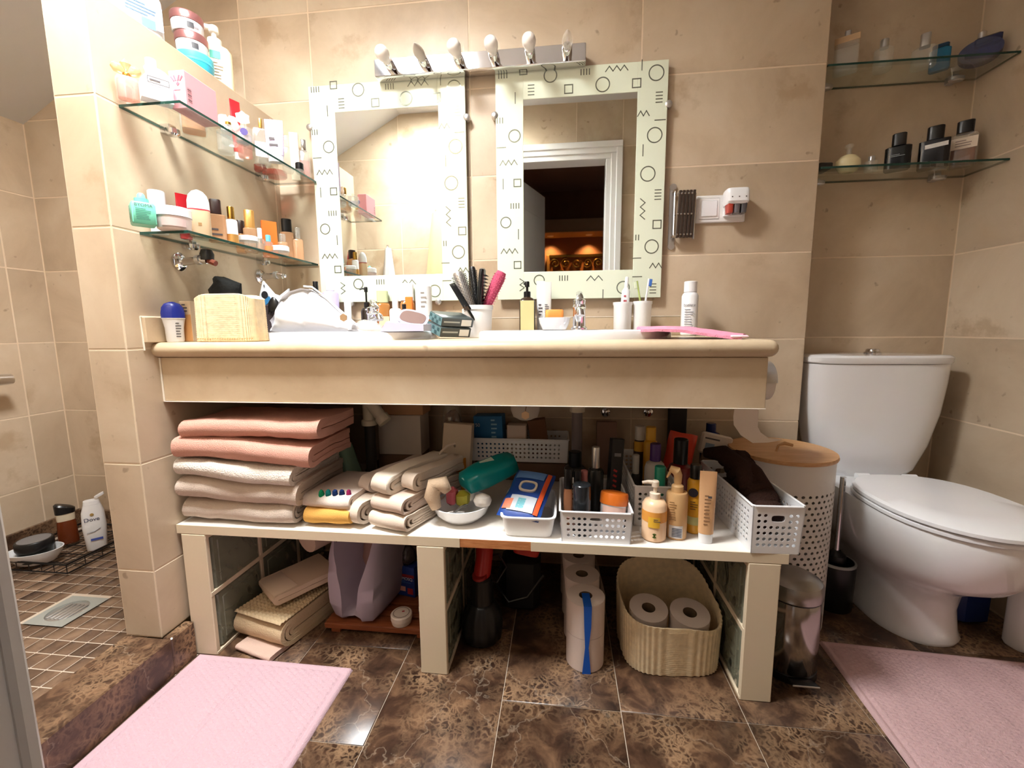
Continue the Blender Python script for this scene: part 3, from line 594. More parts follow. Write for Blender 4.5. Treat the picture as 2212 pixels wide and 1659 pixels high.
CL=part(CIS,'cistern_lid',rings([ring(40,hx,hy,3.6,0,.06,z) for z,hx,hy in ((.817,.236,.096),(.822,.241,.0985),(.838,.241,.0985),(.846,.230,.09),(.848,.1,.05))]),M['ceramic'])
part(CIS,'flush_button',lathe([(.026,.847),(.026,.853),(.021,.856),(.0205,.862),(.017,.866),(.001,.867)],24),M['chrome'],loc=(0,.055,0))
part(toi,'water_valve',tube([(-.232,.05,.70),(-.246,.06,.70),(-.247,.158,.70)],.006),M['chrome'])
part(toi,'bolt_cap',tf(lathe([(.008,0),(.007,.004),(.001,.005)],12),(-.108,-.13,.06),(0,-PI/2,0)),M['steel'])
# toilet brush
tb=T('toilet_brush','black toilet brush holder with chrome handle beside the toilet','toilet brush',(2.02,-.165,0))
part(tb,'holder',lathe([(.052,0),(.055,.004),(.058,.15),(.055,.165),(.05,.165),(.048,.02)],28),M['blackp']); part(tb,'rim_band',lathe([(.0575,.158),(.0585,.162),(.0575,.166),(.052,.166)],28,cap=False),mat((170,172,170),.3))
part(tb,'handle',tube([(0,0,.10),(.0,0,.30),(0,.0,.455)],.0085,12),M['chrome']); part(tb,'collar',lathe([(.03,.165),(.028,.185),(.012,.20)],20),M['blackp'])
# laundry basket
LBX,LBY,LR,LH=1.80,-.205,.148,.545
lbk=T('laundry_basket','white perforated metal laundry basket with bamboo lid','laundry basket',(LBX,LBY,0))
nA,nR=46,24; gs=[]; z0,z1=.04,.46
for i in range(nA):
    for j in range(nR):
        a=i+(.5 if j%2 else 0); gs.append(cell(a,a+1,z0+(z1-z0)*j/nR,z0+(z1-z0)*(j+1)/nR,.26,.0046,.0015))
g=join(*gs); g=mp(g,lambda x,y,z:((LR-y)*math.sin(x*2*PI/nA),-(LR-y)*math.cos(x*2*PI/nA),z))
wm=mat((222,218,212),.4)
part(lbk,'perforated_wall',g,wm,ang=20); part(lbk,'top_band',lathe([(LR,.46),(LR,LH),(LR-.003,LH),(LR-.003,.46)],46,cap=False),wm); part(lbk,'base_band',lathe([(LR,0),(LR,.04),(LR-.003,.04),(LR-.003,.004),(.001,.004)],46,cap=False),wm)
part(lbk,'lid',lathe([(LR+.004,LH),(LR+.006,LH+.005),(LR+.004,LH+.012),(LR-.02,LH+.014),(.001,LH+.014)],46),M['bamboo']); 
part(lbk,'lid_knob',tube([(-.035,-.045,LH+.016),(-.03,-.045,LH+.035),(-.012,-.045,LH+.042),(.012,-.045,LH+.036)],[.003,.003,.006,.005],8),M['bamboo'])
# pedal bin
PBX,PBY=1.728,-.468
pb=T('pedal_bin','small dented steel pedal bin in front of the laundry basket','bin',(PBX,PBY,0))
part(pb,'body',lathe([(.066,.02),(.070,.026),(.070,.222),(.068,.226)],40),mat((178,172,168),.16,1)); part(pb,'base',lathe([(.070,0),(.072,.004),(.071,.022),(.068,.024)],40),M['blackp'])
part(pb,'lid',lathe([(.0715,.228),(.0725,.231),(.0725,.255),(.068,.268),(.05,.278),(.025,.282),(.001,.283)],40),mat((170,166,162),.3,1)); part(pb,'gap_ring',lathe([(.0695,.222),(.0695,.229)],40,cap=False),M['blackp'])
PD=part(pb,'pedal',tf(box(-.032,.032,-.03,.0,0,.006,.002),(0,-.068,.018),(R(-8),0,0)),M['blackp']); part(PD,'pedal_edge',tf(box(-.033,.033,-.003,.0,0,.005,.001),(0,-.098,.023)),M['steel'])
# packets behind the toilet
pk2=T('cleaning_packet','dark blue cleaning packet on the floor behind the toilet base','packet',(2.405,-.20,0),R(8))
part(pk2,'pack',wob(box(-.05,.05,-.03,.03,0,.19,.012),.002,30),mat((26,44,104),.3)); lines(pk2,.07,.10,.135,-.0312,2,mat((190,200,220),.5)); 
wb=T('white_jug','white bottle with red label on the floor beside the toilet base','bottle',(2.463,-.315,0),R(10))
part(wb,'body',loft([(0,.04,.03,3),(.01,.045,.034,3),(.17,.045,.034,3),(.21,.02,.02)],24),M['whitegloss']); part(wb,'cap',lathe([(.018,.21),(.018,.24),(.016,.243)],16),M['white']); part(wb,'label',flat(.04,.025,-.0345,.09,-.01),mat((214,60,48),.5))
# bath mats
def bathmat(name,label,x0,y0,wd,ln,rz,c,rows):
    nx,ny=int(wd/.004),int(ln/.0045); rs=[]
    for j in range(ny+1):
        r=[]
        for i in range(nx+1):
            x,y=wd*i/nx,ln*j/ny; ed=min(x,wd-x,y,ln-y); z=.008
            if ed<.004: z=.0
            elif ed<.016: z=.009
            elif ed<.022: z=.0055
            else:
                f=(x if rows=='x' else y)
                z=.0095+.0046*math.sin(x*2*PI/.0125)*math.sin(y*2*PI/.0145+(PI if int(x/.0125)%2 else 0))+noise.noise(Vector((x*9,y*9,1)))*.0018+noise.noise(Vector((x*60,y*60,4)))*.0016
                if abs(x-wd*.42)<.005 and rows=='x': z=.006
            r.append((x,-y,z))
        rs.append(r)
    g=rings(rs,cap=False,closed=False); t=one(name,label,'bath mat',g,terry(c,.5,300),(x0,y0,.0005),rz,ang=80); return t
bathmat('bath_mat','pink chenille bath mat along the marble threshold of the shower',.042,-.607,.475,.70,R(-.5),(202,170,177),'x')
bathmat('bath_mat','dusty pink chenille bath mat in front of the toilet',1.872,-.362,.60,.70,R(-3.5),(204,170,170),'y')
# toilet roll holder on the counter end with hanging sheet
th=T('toilet_roll_holder','toilet roll with metal flap at the counter end','toilet roll',(VX-.017,-.36,.795))
part(th,'roll',tf(lathe([(.018,0),(.052,0),(.052,.098),(.018,.098)],32),(.004,0,0),(0,PI/2,0)),mat((240,232,224),.9)); part(th,'spindle',tube([(0,0,0),(.108,0,0)],.008),M['chrome'])
part(th,'flap',rings([[(x,.057*math.cos(R(a)),.057*math.sin(R(a))) for a in range(70,190,12)] for x in (.003,.104)],cap=False,closed=False),M['steel'])
L_=[(1588,872),(1584,900),(1585,918),(1600,940),(1626,957),(1660,956)]; R_=[(1640,872),(1638,900),(1637,922),(1643,934),(1660,946),(1692,950)]
ca=[[at(*a,Y=-.415+.004*i) for a in (l,)][0] for i,l in enumerate(L_)]; cb=[at(*a,Y=-.40+.004*i) for i,a in enumerate(R_)]
rs=[[ (a+(b-a)*f)-th.location for f in (0,.25,.5,.75,1)] for a,b in zip(ca,cb)]
sheet=part(th,'hanging_sheet',rings(rs,cap=False,closed=False),mat((238,224,212),.9),ang=80)
# ================================================================== BUILDERS FOR SMALL THINGS
W_=M['whitegloss']
def bottle(name,label,cat,x0,x1,yt,z,body,cap,Y=None,X=None,fb=.72,e=2,dr=1,capw=.45,sh=.06,neck=None,group=None,lab=None,rz=None,capn='cap',liquid=None,seed=1,pr=None,labz=(.15,.55),captop=1.0,laba=60):
    """body up to fb of the height, shoulder sh, then a cap; sizes come from the spot the thing stands on"""
    P,w,h=spot(x0,x1,yt,z,Y,X); r=w/2; d=r*dr; t=T(name,label,cat,P,facing(P) if rz is None else rz,group); H=h*fb; b=min(.004,r*.2)
    secs=[(0,r-b,d-b,e),(b,r,d,e),(H-sh*h,r,d,e),(H-sh*h*.35,r*.86,d*.86,e),(H,r*capw*.9,d*min(1,capw*.9 if dr==1 else capw),e if dr!=1 else 2)]
    bo=part(t,'body',loft(secs,24),body)
    if liquid: part(t,'liquid',loft([(.003,r*.86,d*.84,e),(H*.62,r*.86,d*.84,e)],20),liquid)
    c=r*capw; cd=c if dr==1 or e<=2 else min(c,d*.9)
    if neck: part(t,'neck',lathe([(c*.62,H-.001),(c*.62,H+.1*h)],14),neck); H2=H+.06*h
    else: H2=H
    part(t,capn,loft([(H2+.0005,c,cd,2 if e<=2 else 4),(h*captop-.002,c,cd,2 if e<=2 else 4),(h*captop,c*.9,cd*.9,2 if e<=2 else 4)],20),cap)
    if lab: 
        if e<=2.5: part(bo,'label',arcpatch(r,H*labz[0],H*labz[1],laba,ry=d),lab)
        else: part(bo,'label',flat(w*.8,H*(labz[1]-labz[0]),-d-.0006,H*(labz[0]+labz[1])/2),lab)
    if pr: lines(bo,w*.6,H*labz[0]+.002,H*labz[1]-.002,-d-.0012,pr,INK,seed=seed)
    return t,w,h
def pump(name,label,x0,x1,yt,z,body,pm,Y=None,X=None,fb=.66,e=2,dr=1,lab=None,rz=None,cat='pump bottle',pr=None,group=None,side=-1,labz=(.12,.75)):
    P,w,h=spot(x0,x1,yt,z,Y,X); r=w/2; d=r*dr; t=T(name,label,cat,P,facing(P) if rz is None else rz,group); H=h*fb; b=.004
    bo=part(t,'body',loft([(0,r-b,d-b,e),(b,r,d,e),(H*.86,r,d,e),(H*.95,r*.8,d*.8,e),(H,r*.42,r*.42,2)],24),body)
    part(t,'collar',lathe([(r*.44,H),(r*.44,H+h*.09),(r*.36,H+h*.10)],18),pm); part(t,'stem',lathe([(r*.16,H+h*.09),(r*.16,h*.93)],12),pm)
    part(t,'pump_head',join(loft([(h*.90,r*.30,r*.30),(h*.985,r*.30,r*.30),(h,r*.24,r*.24)],16),tube([(0,0,h*.965),(side*r*.6,-.0,h*.968),(side*r*1.05,0,h*.945)],[r*.20,r*.16,r*.11],10)),pm)
    if lab: part(bo,'label',arcpatch(r,H*labz[0],H*labz[1],62,ry=d) if e<=2.5 else flat(w*.84,H*(labz[1]-labz[0]),-d-.0006,H*(labz[0]+labz[1])/2),lab)
    if pr: lines(bo,w*.6,H*.25,H*.65,-d-.0014,pr,INK)
    return t,w,h
def jar(name,label,x0,x1,yt,z,body,lid,Y=None,X=None,fb=.62,lr=1.03,group=None,lab=None,rz=None,cat='jar',pr=None,hh=None):
    P,w,h=spot(x0,x1,yt,z,Y,X); h=hh or h; r=w/2; t=T(name,label,cat,P,facing(P) if rz is None else rz,group); H=h*fb; b=min(.003,h*.1)
    bo=part(t,'body',lathe([(r*.9-b,0),(r*.92,b),(r*.98,H*.7),(r*.98,H)],28),body); part(t,'lid',lathe([(r*lr,H+.0005),(r*lr,h-b),(r*lr-b,h),(.001,h)],28),lid)
    if lab: part(bo,'label',arcpatch(r*.985,H*.2,H*.8,40),lab)
    if pr: lines(bo,w*.4,H*.25,H*.7,-r*.99,pr,INK)
    return t,w,h
def tubep(name,label,x0,x1,yt,z,body,cap,Y=None,X=None,fc=.12,dr=.55,group=None,rz=None,pr=None,lab=None,cat='tube',tilt=0):
    """tube standing on its cap, crimped flat at the top"""
    P,w,h=spot(x0,x1,yt,z,Y,X); r=w/2; d=r*dr; t=T(name,label,cat,P,facing(P) if rz is None else rz,group)
    part(t,'cap',loft([(0,r*.82,d*.95),(h*fc,r*.86,d)],20),cap)
    bo=part(t,'body',loft([(h*fc+.0005,r*.9,d),(h*.4,r*.95,d*.92),(h*.75,r,d*.5),(h*.93,r,d*.12),(h,r,d*.1)],22),body)
    if lab: part(bo,'label',flat(w*.6,h*.3,-d*.95,h*.45),lab)
    if pr: lines(bo,w*.5,h*.3,h*.6,-d*.96,pr,INK)
    return t,w,h
def carton(name,label,w,d,h,loc,rz,mt,group=None,cat='box',rot=None,face=None,pr=None,top=None):
    t=T(name,label,cat,loc,rz,group,rot); part(t,'carton',cbox(w,d,h,.0012),mt)
    if face: part(t,'printed_panel',flat(w*face[1],h*face[2],-d/2-.0006,h*face[3]),face[0])
    if pr: lines(t,w*.6,h*.2,h*.8,-d/2-.0012,pr,INK)
    return t
# ================================================================== THINGS ON THE COUNTER
Z=VZ+.0005
P,w,h=spot(359,401,652,Z,Y=-.572)
t=T('roll_on_deodorant','white roll-on deodorant with blue cap at the counter edge','deodorant',P,facing(P)); r=w/2
part(t,'body',loft([(0,r*.70,r*.5),(.004,r*.76,r*.55),(h*.35,r*.80,r*.56),(h*.55,r*.94,r*.64),(h*.595,r*.96,r*.66)],24),W_); part(t,'cap',loft([(h*.6,r,r*.7),(h*.72,r,r*.7),(h*.86,r*.9,r*.62),(h*.95,r*.66,r*.46),(h,r*.2,r*.15)],24),mat((36,52,160),.25))
part(t,'collar',loft([(h*.58,r*1.0,r*.69),(h*.605,r*1.0,r*.69)],24),W_); lines(t,w*.25,h*.1,h*.5,-r*.6,6,INK,x=r*.35)
P,w,h=spot(401,425,651,Z,Y=-.535)
t=carton('small_carton','small tan and pale carton between deodorant and straw basket',w*.95,.024,h,P,R(8),mat((222,198,168),.6)); part(t,'tan_panel',flat(w*.93,h*.66,-.0127,h*.34),mat((206,152,96),.6)); lines(t,w*.5,h*.72,h*.95,-.0128,3,INK)
def woven(t,hx,hy,h,e,nr,nz,mt,thick=.005,flare=0,amp=.0016,top=None,name='woven_body'):
    n=nr*4; rows=[]
    def rg(z,inn,f):
        o=[]
        for i in range(n):
            a=2*PI*(i+.5)/n; c,s=math.cos(a),math.sin(a); k=1+flare*z/h
            x=(hx*k-inn)*math.copysign(abs(c)**(2/e),c); y=(hy*k-inn)*math.copysign(abs(s)**(2/e),s); L=math.hypot(x,y) or 1
            b=amp*(1.0*math.sin(i*PI/2+.4)+.5*(1 if int(f*nz*2+.01)%2 else -1)) if not inn else 0
            zz=z+(top(c,s)*(z/h)**3 if top else 0); o.append((x+b*x/L,y+b*y/L,zz))
        return o
    m_=nz*2
    rs=[ring(n,hx*.9,hy*.9,e,0,0,0)]+[rg(h*(k+.3)/(m_+.3),0,k/m_) for k in range(m_+1)]
    rs.append(rg(h*.995,thick*.5,0)); rs+= [rg(h*f,thick,0) for f in (.97,.6,.3,.06)]
    return part(t,name,rings(rs),mt,ang=75)
P,w,h=spot(416,553,634,Z,Y=-.58); P.y=-.546
t=T('straw_basket','cream woven straw basket standing on the counter','basket',P,R(2))
woven(t,w/2*1.0,.034,h,7,44,24,M['straw'],flare=-.03,top=lambda c,s:-.006+.006*math.cos(3*c))
part(t,'rim_stitch',join(*[tube([(-w/2*.9+i*w*.9/22,-.0355,.008),(-w/2*.9+(i+.6)*w*.9/22,-.0355,.0085)],.0014,5) for i in range(23)]),mat((196,150,96),.8))
P,w,h=spot(472,548,598,Z,Y=-.42); P.x=.068; P.y=-.41; P.z+=.004; w=.098
g=loft([(0,.034,.03),(h*.3,w*.42,.036),(h*.65,w*.44,.036),(h*.78,w*.46,.034),(h*.88,w*.40,.03,2,.010),(h*.97,w*.22,.024,2,-.014),(h,.01,.01,2,-.016)],40)
one('fluffy_pouch','black fluffy pouch peeking out behind the straw basket','pouch',wob(wob(g,.008,22,3),.003,80,1),M['blackm'],P,0,ang=80)
P,w,h=spot(556,655,661,VZ+.0245,Y=-.36)
bx=T('black_organizer','dark open box behind the white cosmetic bag','box',P,R(-3)); dk=mat((52,42,46),.5)
part(bx,'walls',join(box(-w/2,w/2,-.05,-.046,0,h,.001),box(-w/2,w/2,.046,.05,0,h,.001),box(-w/2,-w/2+.004,-.046,.046,0,h,.001),box(w/2-.004,w/2,-.046,.046,0,h,.001)),dk); part(bx,'bottom',box(-w/2+.004,w/2-.004,-.046,.046,0,.003,.001),dk)
q=at(583,640,Y=-.37); t=T('hair_product_packet','pointed white packet with blue and black print in the dark box','packet',(q.x,-.355,VZ+.0285),R(-6))
hh=Zat(606,q.x,-.355)-VZ-.0285
part(t,'sleeve',rings([[(-.048,0,0),(-.05,0,hh*.72),(-.034,0,hh),(.0,.004,hh*.74),(.018,.006,hh*.70),(.05,.01,hh*.84),(.046,.008,0)],[(-.048,.006,0),(-.05,.006,hh*.72),(-.034,.006,hh),(.0,.01,hh*.74),(.018,.012,hh*.70),(.05,.016,hh*.84),(.046,.014,0)]]),mat((214,220,228),.4),smooth=False)
part(t,'print_black',tf(lathe([(.012,0),(.012,.0008)],20),(-.030,-.0004,hh*.72),(PI/2,0,0)),mat((30,32,38),.5)); part(t,'print_blue',tf(cbox(.03,.0008,.016,.0003),(-.018,-.0006,hh*.56),(0,R(-32),0)),mat((52,120,170),.5)); part(t,'print_small',flat(.004,.007,-.0006,hh*.9,-.03),INK)
t=T('hair_claw','black hair claw clipped on the rim of the dark box','hair clip',(Xat(592,-.41,VZ+.0245+h),-.412,VZ+.0245+h-.008),0)
part(t,'jaw',wob(loft([(-.012,.016,.006),(0,.02,.009),(.016,.017,.008),(.026,.009,.006),(.032,.002,.002)],20),.003,70),M['blackp']); part(t,'teeth',join(*[tube([(-.014+.007*i,-.004,-.002),(-.016+.008*i,-.005,-.02)],.0014,5) for i in range(5)]),M['blackp'])
# white cosmetic bag on the rim of the crowded basin
SR=VZ+.0245
P0=at(597,718,Y=-.44); x0=Xat(597,-.44,SR); x1=Xat(770,-.44,SR); bt=T('cosmetic_bag','white cosmetic bag with zip slouching on the crowded basin','bag',((x0+x1)/2,-.44,SR))
Lb=x1-x0; prof=[(0,.30),(.04,.52),(.12,.74),(.25,.93),(.40,1.0),(.50,.98),(.60,.84),(.72,.64),(.84,.44),(.94,.27),(1,.17)]; HB=Zat(620,(x0+x1)/2,-.44)-SR
rs=[]
for k,(s,f) in enumerate([(0,.12)]+prof+[(1.005,.06)]):
    hgt=HB*f; dp=.058*min(1,(.35+4*s))*(1 if s<.9 else .8); r=[]
    for i in range(40):
        a=2*PI*i/40; c,sn=math.cos(a),math.sin(a); zc=hgt/2+hgt/2*math.copysign(abs(sn)**.75,sn); nar=1-.72*max(0,zc/HB)**1.3
        r.append(((s-.5)*Lb+(.006*math.sin(sn*4)),dp*c*nar,zc))
    rs.append(r)
def wrinkle(g):
    o=[]
    for x,y,z in g[0]:
        n1=noise.noise(Vector((x*11+3,y*6,z*14)))*.014-(1-abs(noise.noise(Vector((x*13+z*9+2,y*5+5,z*12-x*7)))))**6*.010; k=min(1,z/.02); o.append((x+n1*.3,y+n1*k*(1 if y>0 else -1)*1.0,max(0,z+n1*k*.35)))
    return o,g[1]
def densify(rs,m_=3):
    o=[]
    for a,b in zip(rs[:-1],rs[1:]):
        for k in range(m_): o.append([tuple(Vector(p)*(1-k/m_)+Vector(q)*(k/m_)) for p,q in zip(a,b)])
    return o+[rs[-1]]
part(bt,'fabric',wrinkle(rings(densify(rs,4))),mat((210,209,213),.75),ang=85)
zp=[((s-.5)*Lb,-.006,HB*f+.002) for s,f in prof if s>=.40]
part(bt,'zip',tube(zp,.0028,8),mat((206,206,208),.5)); part(bt,'pull_tab',tf(lathe([(.011,0),(.0115,.002),(.011,.004)],6),(.47*Lb,-.055,HB*.30),(PI/2,0,0)),mat((158,126,92),.6)); part(bt,'tab_cord',tube([(.44*Lb,-.03,HB*.40),(.46*Lb,-.052,HB*.36)],.0016,6),M['steel'])
# row at the back of the crowded basin
bottle('lavender_bottle','lavender bottle with white cap behind the cosmetic bag','bottle',703,736,606,Z,mat((190,178,220),.3),W_,Y=-.07,fb=.82,e=3,capw=.5)
bottle('white_vial','small white bottle beside the lavender bottle','bottle',680,698,608,Z,W_,M['blackp'],Y=-.085,fb=.75,capw=.6)
bottle('glass_perfume','tiny clear perfume with pearl white cap behind the zip','perfume',746,764,645,Z,M['glass'],W_,Y=-.06,fb=.45,e=4,capw=.8)
pump('soap_pump','black pump bottle behind the chrome faucet','' and 0 or 783,808,620,Z,mat((40,32,28),.25),M['blackp'],Y=-.07,fb=.6)
bottle('green_cap_bottle','amber toner bottle with pale green cap against the mirror','bottle',815,845,628,Z,M['amber'],mat((196,204,158),.4),Y=-.054,fb=.74,e=4,capw=.78,lab=mat((226,214,170),.6),labz=(.05,.6))
bottle('white_lotion','white lotion bottle with white cap','bottle',844,870,633,Z,W_,W_,Y=-.082,fb=.66,capw=.5,pr=4)
bottle('amber_shampoo','tall amber bottle with white cap beside orange tube','bottle',868,898,613,Z,M['amber'],W_,Y=-.058,fb=.68,e=4,capw=.92,liquid=mat((232,140,60),.4))
P,w,h=spot(879,894,641,Z,Y=-.10); one('orange_tube','slim bright orange box between amber bottles','box',cbox(w,.014,h,.002),mat((232,122,44),.4),P,R(4))
t,w,h=bottle('amber_shower_gel','short amber bottle with large white cap and round emblem','bottle',900,936,618,Z,M['amber'],W_,Y=-.10,fb=.42,capw=.97,sh=.01,liquid=mat((234,170,100),.4))
part(t,'emblem',arcpatch(w/2,h*.10,h*.32,30),mat((240,220,190),.6)); lines(t,w*.35,h*.55,h*.9,-w/2*.98,4,mat((150,140,130),.6))
bottle('nail_polish','small nail polish bottle with black cap','bottle',869,882,657,Z,M['glass'],M['blackp'],Y=-.18,fb=.5,e=4,capw=.7)
# cotton bag, puff, lavender case
q=at(797,712,Y=-.46); g=loft([(0,.03,.022),(.006,.038,.03),(.018,.036,.028,2,-.004),(.028,.022,.016,2,-.012),(.033,.006,.005,2,-.02)],28)
t=T('cotton_pad_bag','clear bag of cotton pads lying beside the cosmetic bag','bag',(q.x,-.45,SR),R(20)); part(t,'plastic_film',wob(g,.003,60),M['glass']); part(t,'cotton',wob(tf(g,(0,0,.001),(0,0,0),.86),.003,50,2),mat((236,222,206),.9))
q=at(832,702,Y=-.40); one('hot_pink_sponge','small hot pink make-up sponge','sponge',wob(loft([(0,.008,.008),(.004,.011,.011),(.012,.010,.010),(.019,.004,.004)],20),.001,90),mat((232,48,112),.8),(q.x,-.40,SR))
x0,x1=Xat(832,-.44,SR),Xat(921,-.44,SR); w=x1-x0; t=T('lavender_case','open pale lavender case with shiny powder pans on the basin','make-up case',((x0+x1)/2,-.43,SR),R(4)); lv=mat((188,190,216),.4)
part(t,'tray',join(rings([[(-w*.5,-.05,0),(w*.5,-.05,0),(w*.5,.05,0),(-w*.35,.05,0)],[(-w*.36,-.05,.026),(w*.5,-.05,.018),(w*.5,.05,.02),(-w*.30,.05,.036)]])),lv,smooth=False)
part(t,'lid',tf(rings([ring(24,w*.36,.034,3,0,0,0),ring(24,w*.37,.035,3,0,0,.004)]),(.016,.012,.036),(R(38),R(14),0)),mat((170,160,172),.25)); part(t,'window',tf(rings([ring(24,w*.30,.026,3,0,0,.0045),ring(24,w*.30,.026,3,0,0,.0052)]),(.016,.012,.036),(R(38),R(14),0)),mat((188,160,154),.12,.7))
# palettes
def palette(label,px,Yc,z,w,d,h,rz,tilt):
    X=Xat(px,Yc,z); t=T('eyeshadow_palette',label,'palette',(X,Yc,z),group='stacked palettes',rot=(tilt[0],tilt[1],rz)); part(t,'case',cbox(w,d,h,.002),mat((58,66,66),.3)); part(t,'teal_sleeve',join(flat(w*.96,h*.9,-d/2-.0006,h/2)),mat((104,136,138),.4))
    part(t,'sleeve_marks',join(*[flat(w*.16,h*.35,-d/2-.001,h*(.3 if i%2 else .68),-w*.35+i*w*.17) for i in range(5)]),mat((52,84,88),.4))
    rot90=[(d/2*0+w/2+.0006,y,zz) for y,zz in ((d*.10,h*.15),(d*.42,h*.15),(d*.42,h*.85),(d*.10,h*.85))]; part(t,'barcode_sticker',(rot90,[(0,1,2,3)]),mat((226,226,222),.5))
    part(t,'pinstripe',([(w/2+.0006,-d*.45,h*.45),(w/2+.0006,d*.05,h*.45),(w/2+.0006,d*.05,h*.62),(w/2+.0006,-d*.45,h*.62)],[(0,1,2,3)]),mat((170,176,172),.5)); return t
palette('lower black and teal palette resting against the white bucket',968,-.31,Z+.014,.080,.115,.030,R(-40),(R(-2),R(16)))
palette('upper black and teal palette with barcode sticker',974,-.305,Z+.046,.080,.115,.028,R(-44),(R(-2),R(17)))
# bucket and brushes
P,w,h=spot(1003,1066,660,Z,Y=-.17); BKP,BKR,BKH=P,w/2,h
bk=T('brush_bucket','white plastic bucket holding hair brushes','bucket',P)
part(bk,'pail',lathe([(BKR*.84,0),(BKR*.86,.002),(BKR*.94,h*.86),(BKR,h*.87),(BKR,h),(BKR*.95,h),(BKR*.90,h*.86),(BKR*.82,.006),(.001,.006)],36,cap=False),M['white']); part(bk,'handle_lug',cbox(.012,.008,.02,.002),M['white'],loc=(-BKR*1.0,0,h*.72))
def inb(x,y,z): return (BKP.x+x,BKP.y+y,Z+z)
def brush(name,label,base,tip,parts_,cat='hair brush'):
    a,b=Vector(base),Vector(tip); q=(b-a).to_track_quat('Z','Y'); t=T(name,label,cat,a,rot=q.to_euler()); L=(b-a).length
    for nm,g,mt in parts_(L): part(t,nm,g,mt)
    return t
def roundbrush(core,br,mc):
    def f(L):
        bs=[]
        rr=random.Random(4)
        for k in range(22):
            z=L*.42+L*.54*k/22
            for i in range(12):
                a=2*PI*(i+.5*(k%2))/12; bs.append(tube([(core*math.cos(a),core*math.sin(a),z),(br*math.cos(a),br*math.sin(a),z+.002)],.0009,3))
        return [('handle',lathe([(.006,0),(.008,L*.1),(.007,L*.36),(.009,L*.40)],14),M['blackp']),('barrel',lathe([(core,L*.40),(core,L*.97),(core*.8,L)],20),mc),('bristles',join(*bs),M['blackp'])]
    return f
tipat=lambda px,py,y:tuple(at(px,py,Y=BKP.y+y))
brush('round_brush','silver thermal round brush with black bristles in the bucket',inb(.010,-.008,.006),tipat(988,588,-.030),roundbrush(.019,.026,M['steel']))
brush('round_brush','dark slim round brush behind the paddle brush',inb(.002,.024,.006),tipat(1020,577,.052),roundbrush(.011,.016,M['blackp']))
def paddle(L): return [('handle',lathe([(.007,0),(.009,L*.2),(.007,L*.4)],14),M['blackp']),('paddle',loft([(L*.38,.008,.006),(L*.46,.026,.010,3),(L*.9,.031,.010,3),(L*.98,.026,.009,3),(L,.012,.006)],24),M['blackp']),('pins',join(*[tube([(-.02+.01*i,-.009,L*(.5+.05*j)),(-.02+.01*i,-.019,L*(.5+.05*j))],.001,4) for i in range(5) for j in range(9)]),M['blackp'])]
brush('paddle_brush','black paddle brush standing in the bucket',inb(-.006,.006,.006),tipat(1043,580,.006),paddle)
brush('round_brush','raspberry pink round brush in the bucket',inb(-.024,.010,.006),tipat(1084,588,.028),lambda L:[('handle',lathe([(.006,0),(.008,L*.2),(.008,L*.4)],14),M['blackp']),('barrel',lathe([(.010,L*.38),(.017,L*.52),(.021,L*.9),(.016,L)],22),mat((196,70,104),.6,bump=.8,bs=300)),('bristles',join(*[tube([(.018*math.cos(a),.018*math.sin(a),L*z),(.0235*math.cos(a),.0235*math.sin(a),L*z)],.001,3) for z in [.5+.04*k for k in range(12)] for a in [2*PI*i/12 for i in range(12)]]),mat((214,110,140),.6))])
def comb(L): return [('handle',loft([(0,.006,.004),(L*.6,.008,.005)],12),M['blackp']),('comb_back',tf(cbox(.066,.006,.016,.002),(0,0,L*.50)),M['blackp'])]+[('tooth',tube([(-.030+.012*i,0,L*.52),(-.030+.012*i,0,L)],[.0032,.0016],6),M['blackp']) for i in range(6)]
brush('wide_tooth_comb','black wide tooth comb leaning out of the bucket',inb(.022,-.024,.006),tipat(976,612,-.075),comb,'comb')
# right basin
ZB=SR
pump('hand_soap','dark brown pump bottle with cream label behind the basin','' and 0 or 1122,1156,608,Z,mat((58,40,26),.2),M['blackp'],Y=-.09,fb=.72,e=5,lab=mat((206,196,140),.6),labz=(.06,.90),side=-.4)
tubep('toothpaste_tube','white cream tube standing upside down behind the soap dish','' and 0 or 1159,1177,607,Z,W_,W_,Y=-.055,pr=5); tubep('toothpaste_tube','slim white printed tube beside the dark brown pump bottle','' and 0 or 1172,1191,609,Z,mat((226,226,222),.3),W_,Y=-.065,pr=8)
P,w,h=spot(1163,1232,686,ZB-.0005,Y=-.13)
t=T('soap_dish','white soap dish behind the basin with pink cloth','soap dish',P); part(t,'dish',loft([(0,w*.36,.028),(.003,w*.38,.03),(h*.5,w*.46,.038),(h,w*.5,.042),(h,w*.48,.040),(h*.55,w*.43,.035),(h*.5,.001,.001)],36,cap=False),M['ceramic'])
Ps,ws,hs=spot(1178,1217,669,ZB+.0005+h*.52,Y=-.13); one('soap_bar','orange bar of soap in the white dish','soap',loft([(0,ws*.46,.018,4),(.003,ws*.5,.02,4),(hs-.004,ws*.5,.02,4),(hs,ws*.45,.018,4)],28),mat((244,156,74),.5),Ps,R(3))
CUP=[]
for i,(a,b,yt,lb) in enumerate(((1323,1364,653,'white tooth mug holding toothpaste'),(1366,1406,651,'white tooth mug holding toothbrushes'))):
    P,w,h=spot(a,b,yt,Z,Y=-.085); r=w/2; CUP.append((P,r,h))
    one('tooth_mug',lb,'mug',lathe([(r*.86,0),(r*.88,.002),(r*.93,h*.9),(r,h*.93),(r,h),(r*.93,h),(r*.88,h*.9),(r*.82,.005),(.001,.005)],32,cap=False),M['white'],P,group='pair of tooth mugs')
P,r,h=CUP[0]; g=T('toothpaste','white toothpaste tube standing in a tooth mug','toothpaste',(P.x+.002,P.y,P.z+.006),rot=(R(-4),R(3),facing(P))); H=Zat(597,P.x,P.y)-P.z-.006
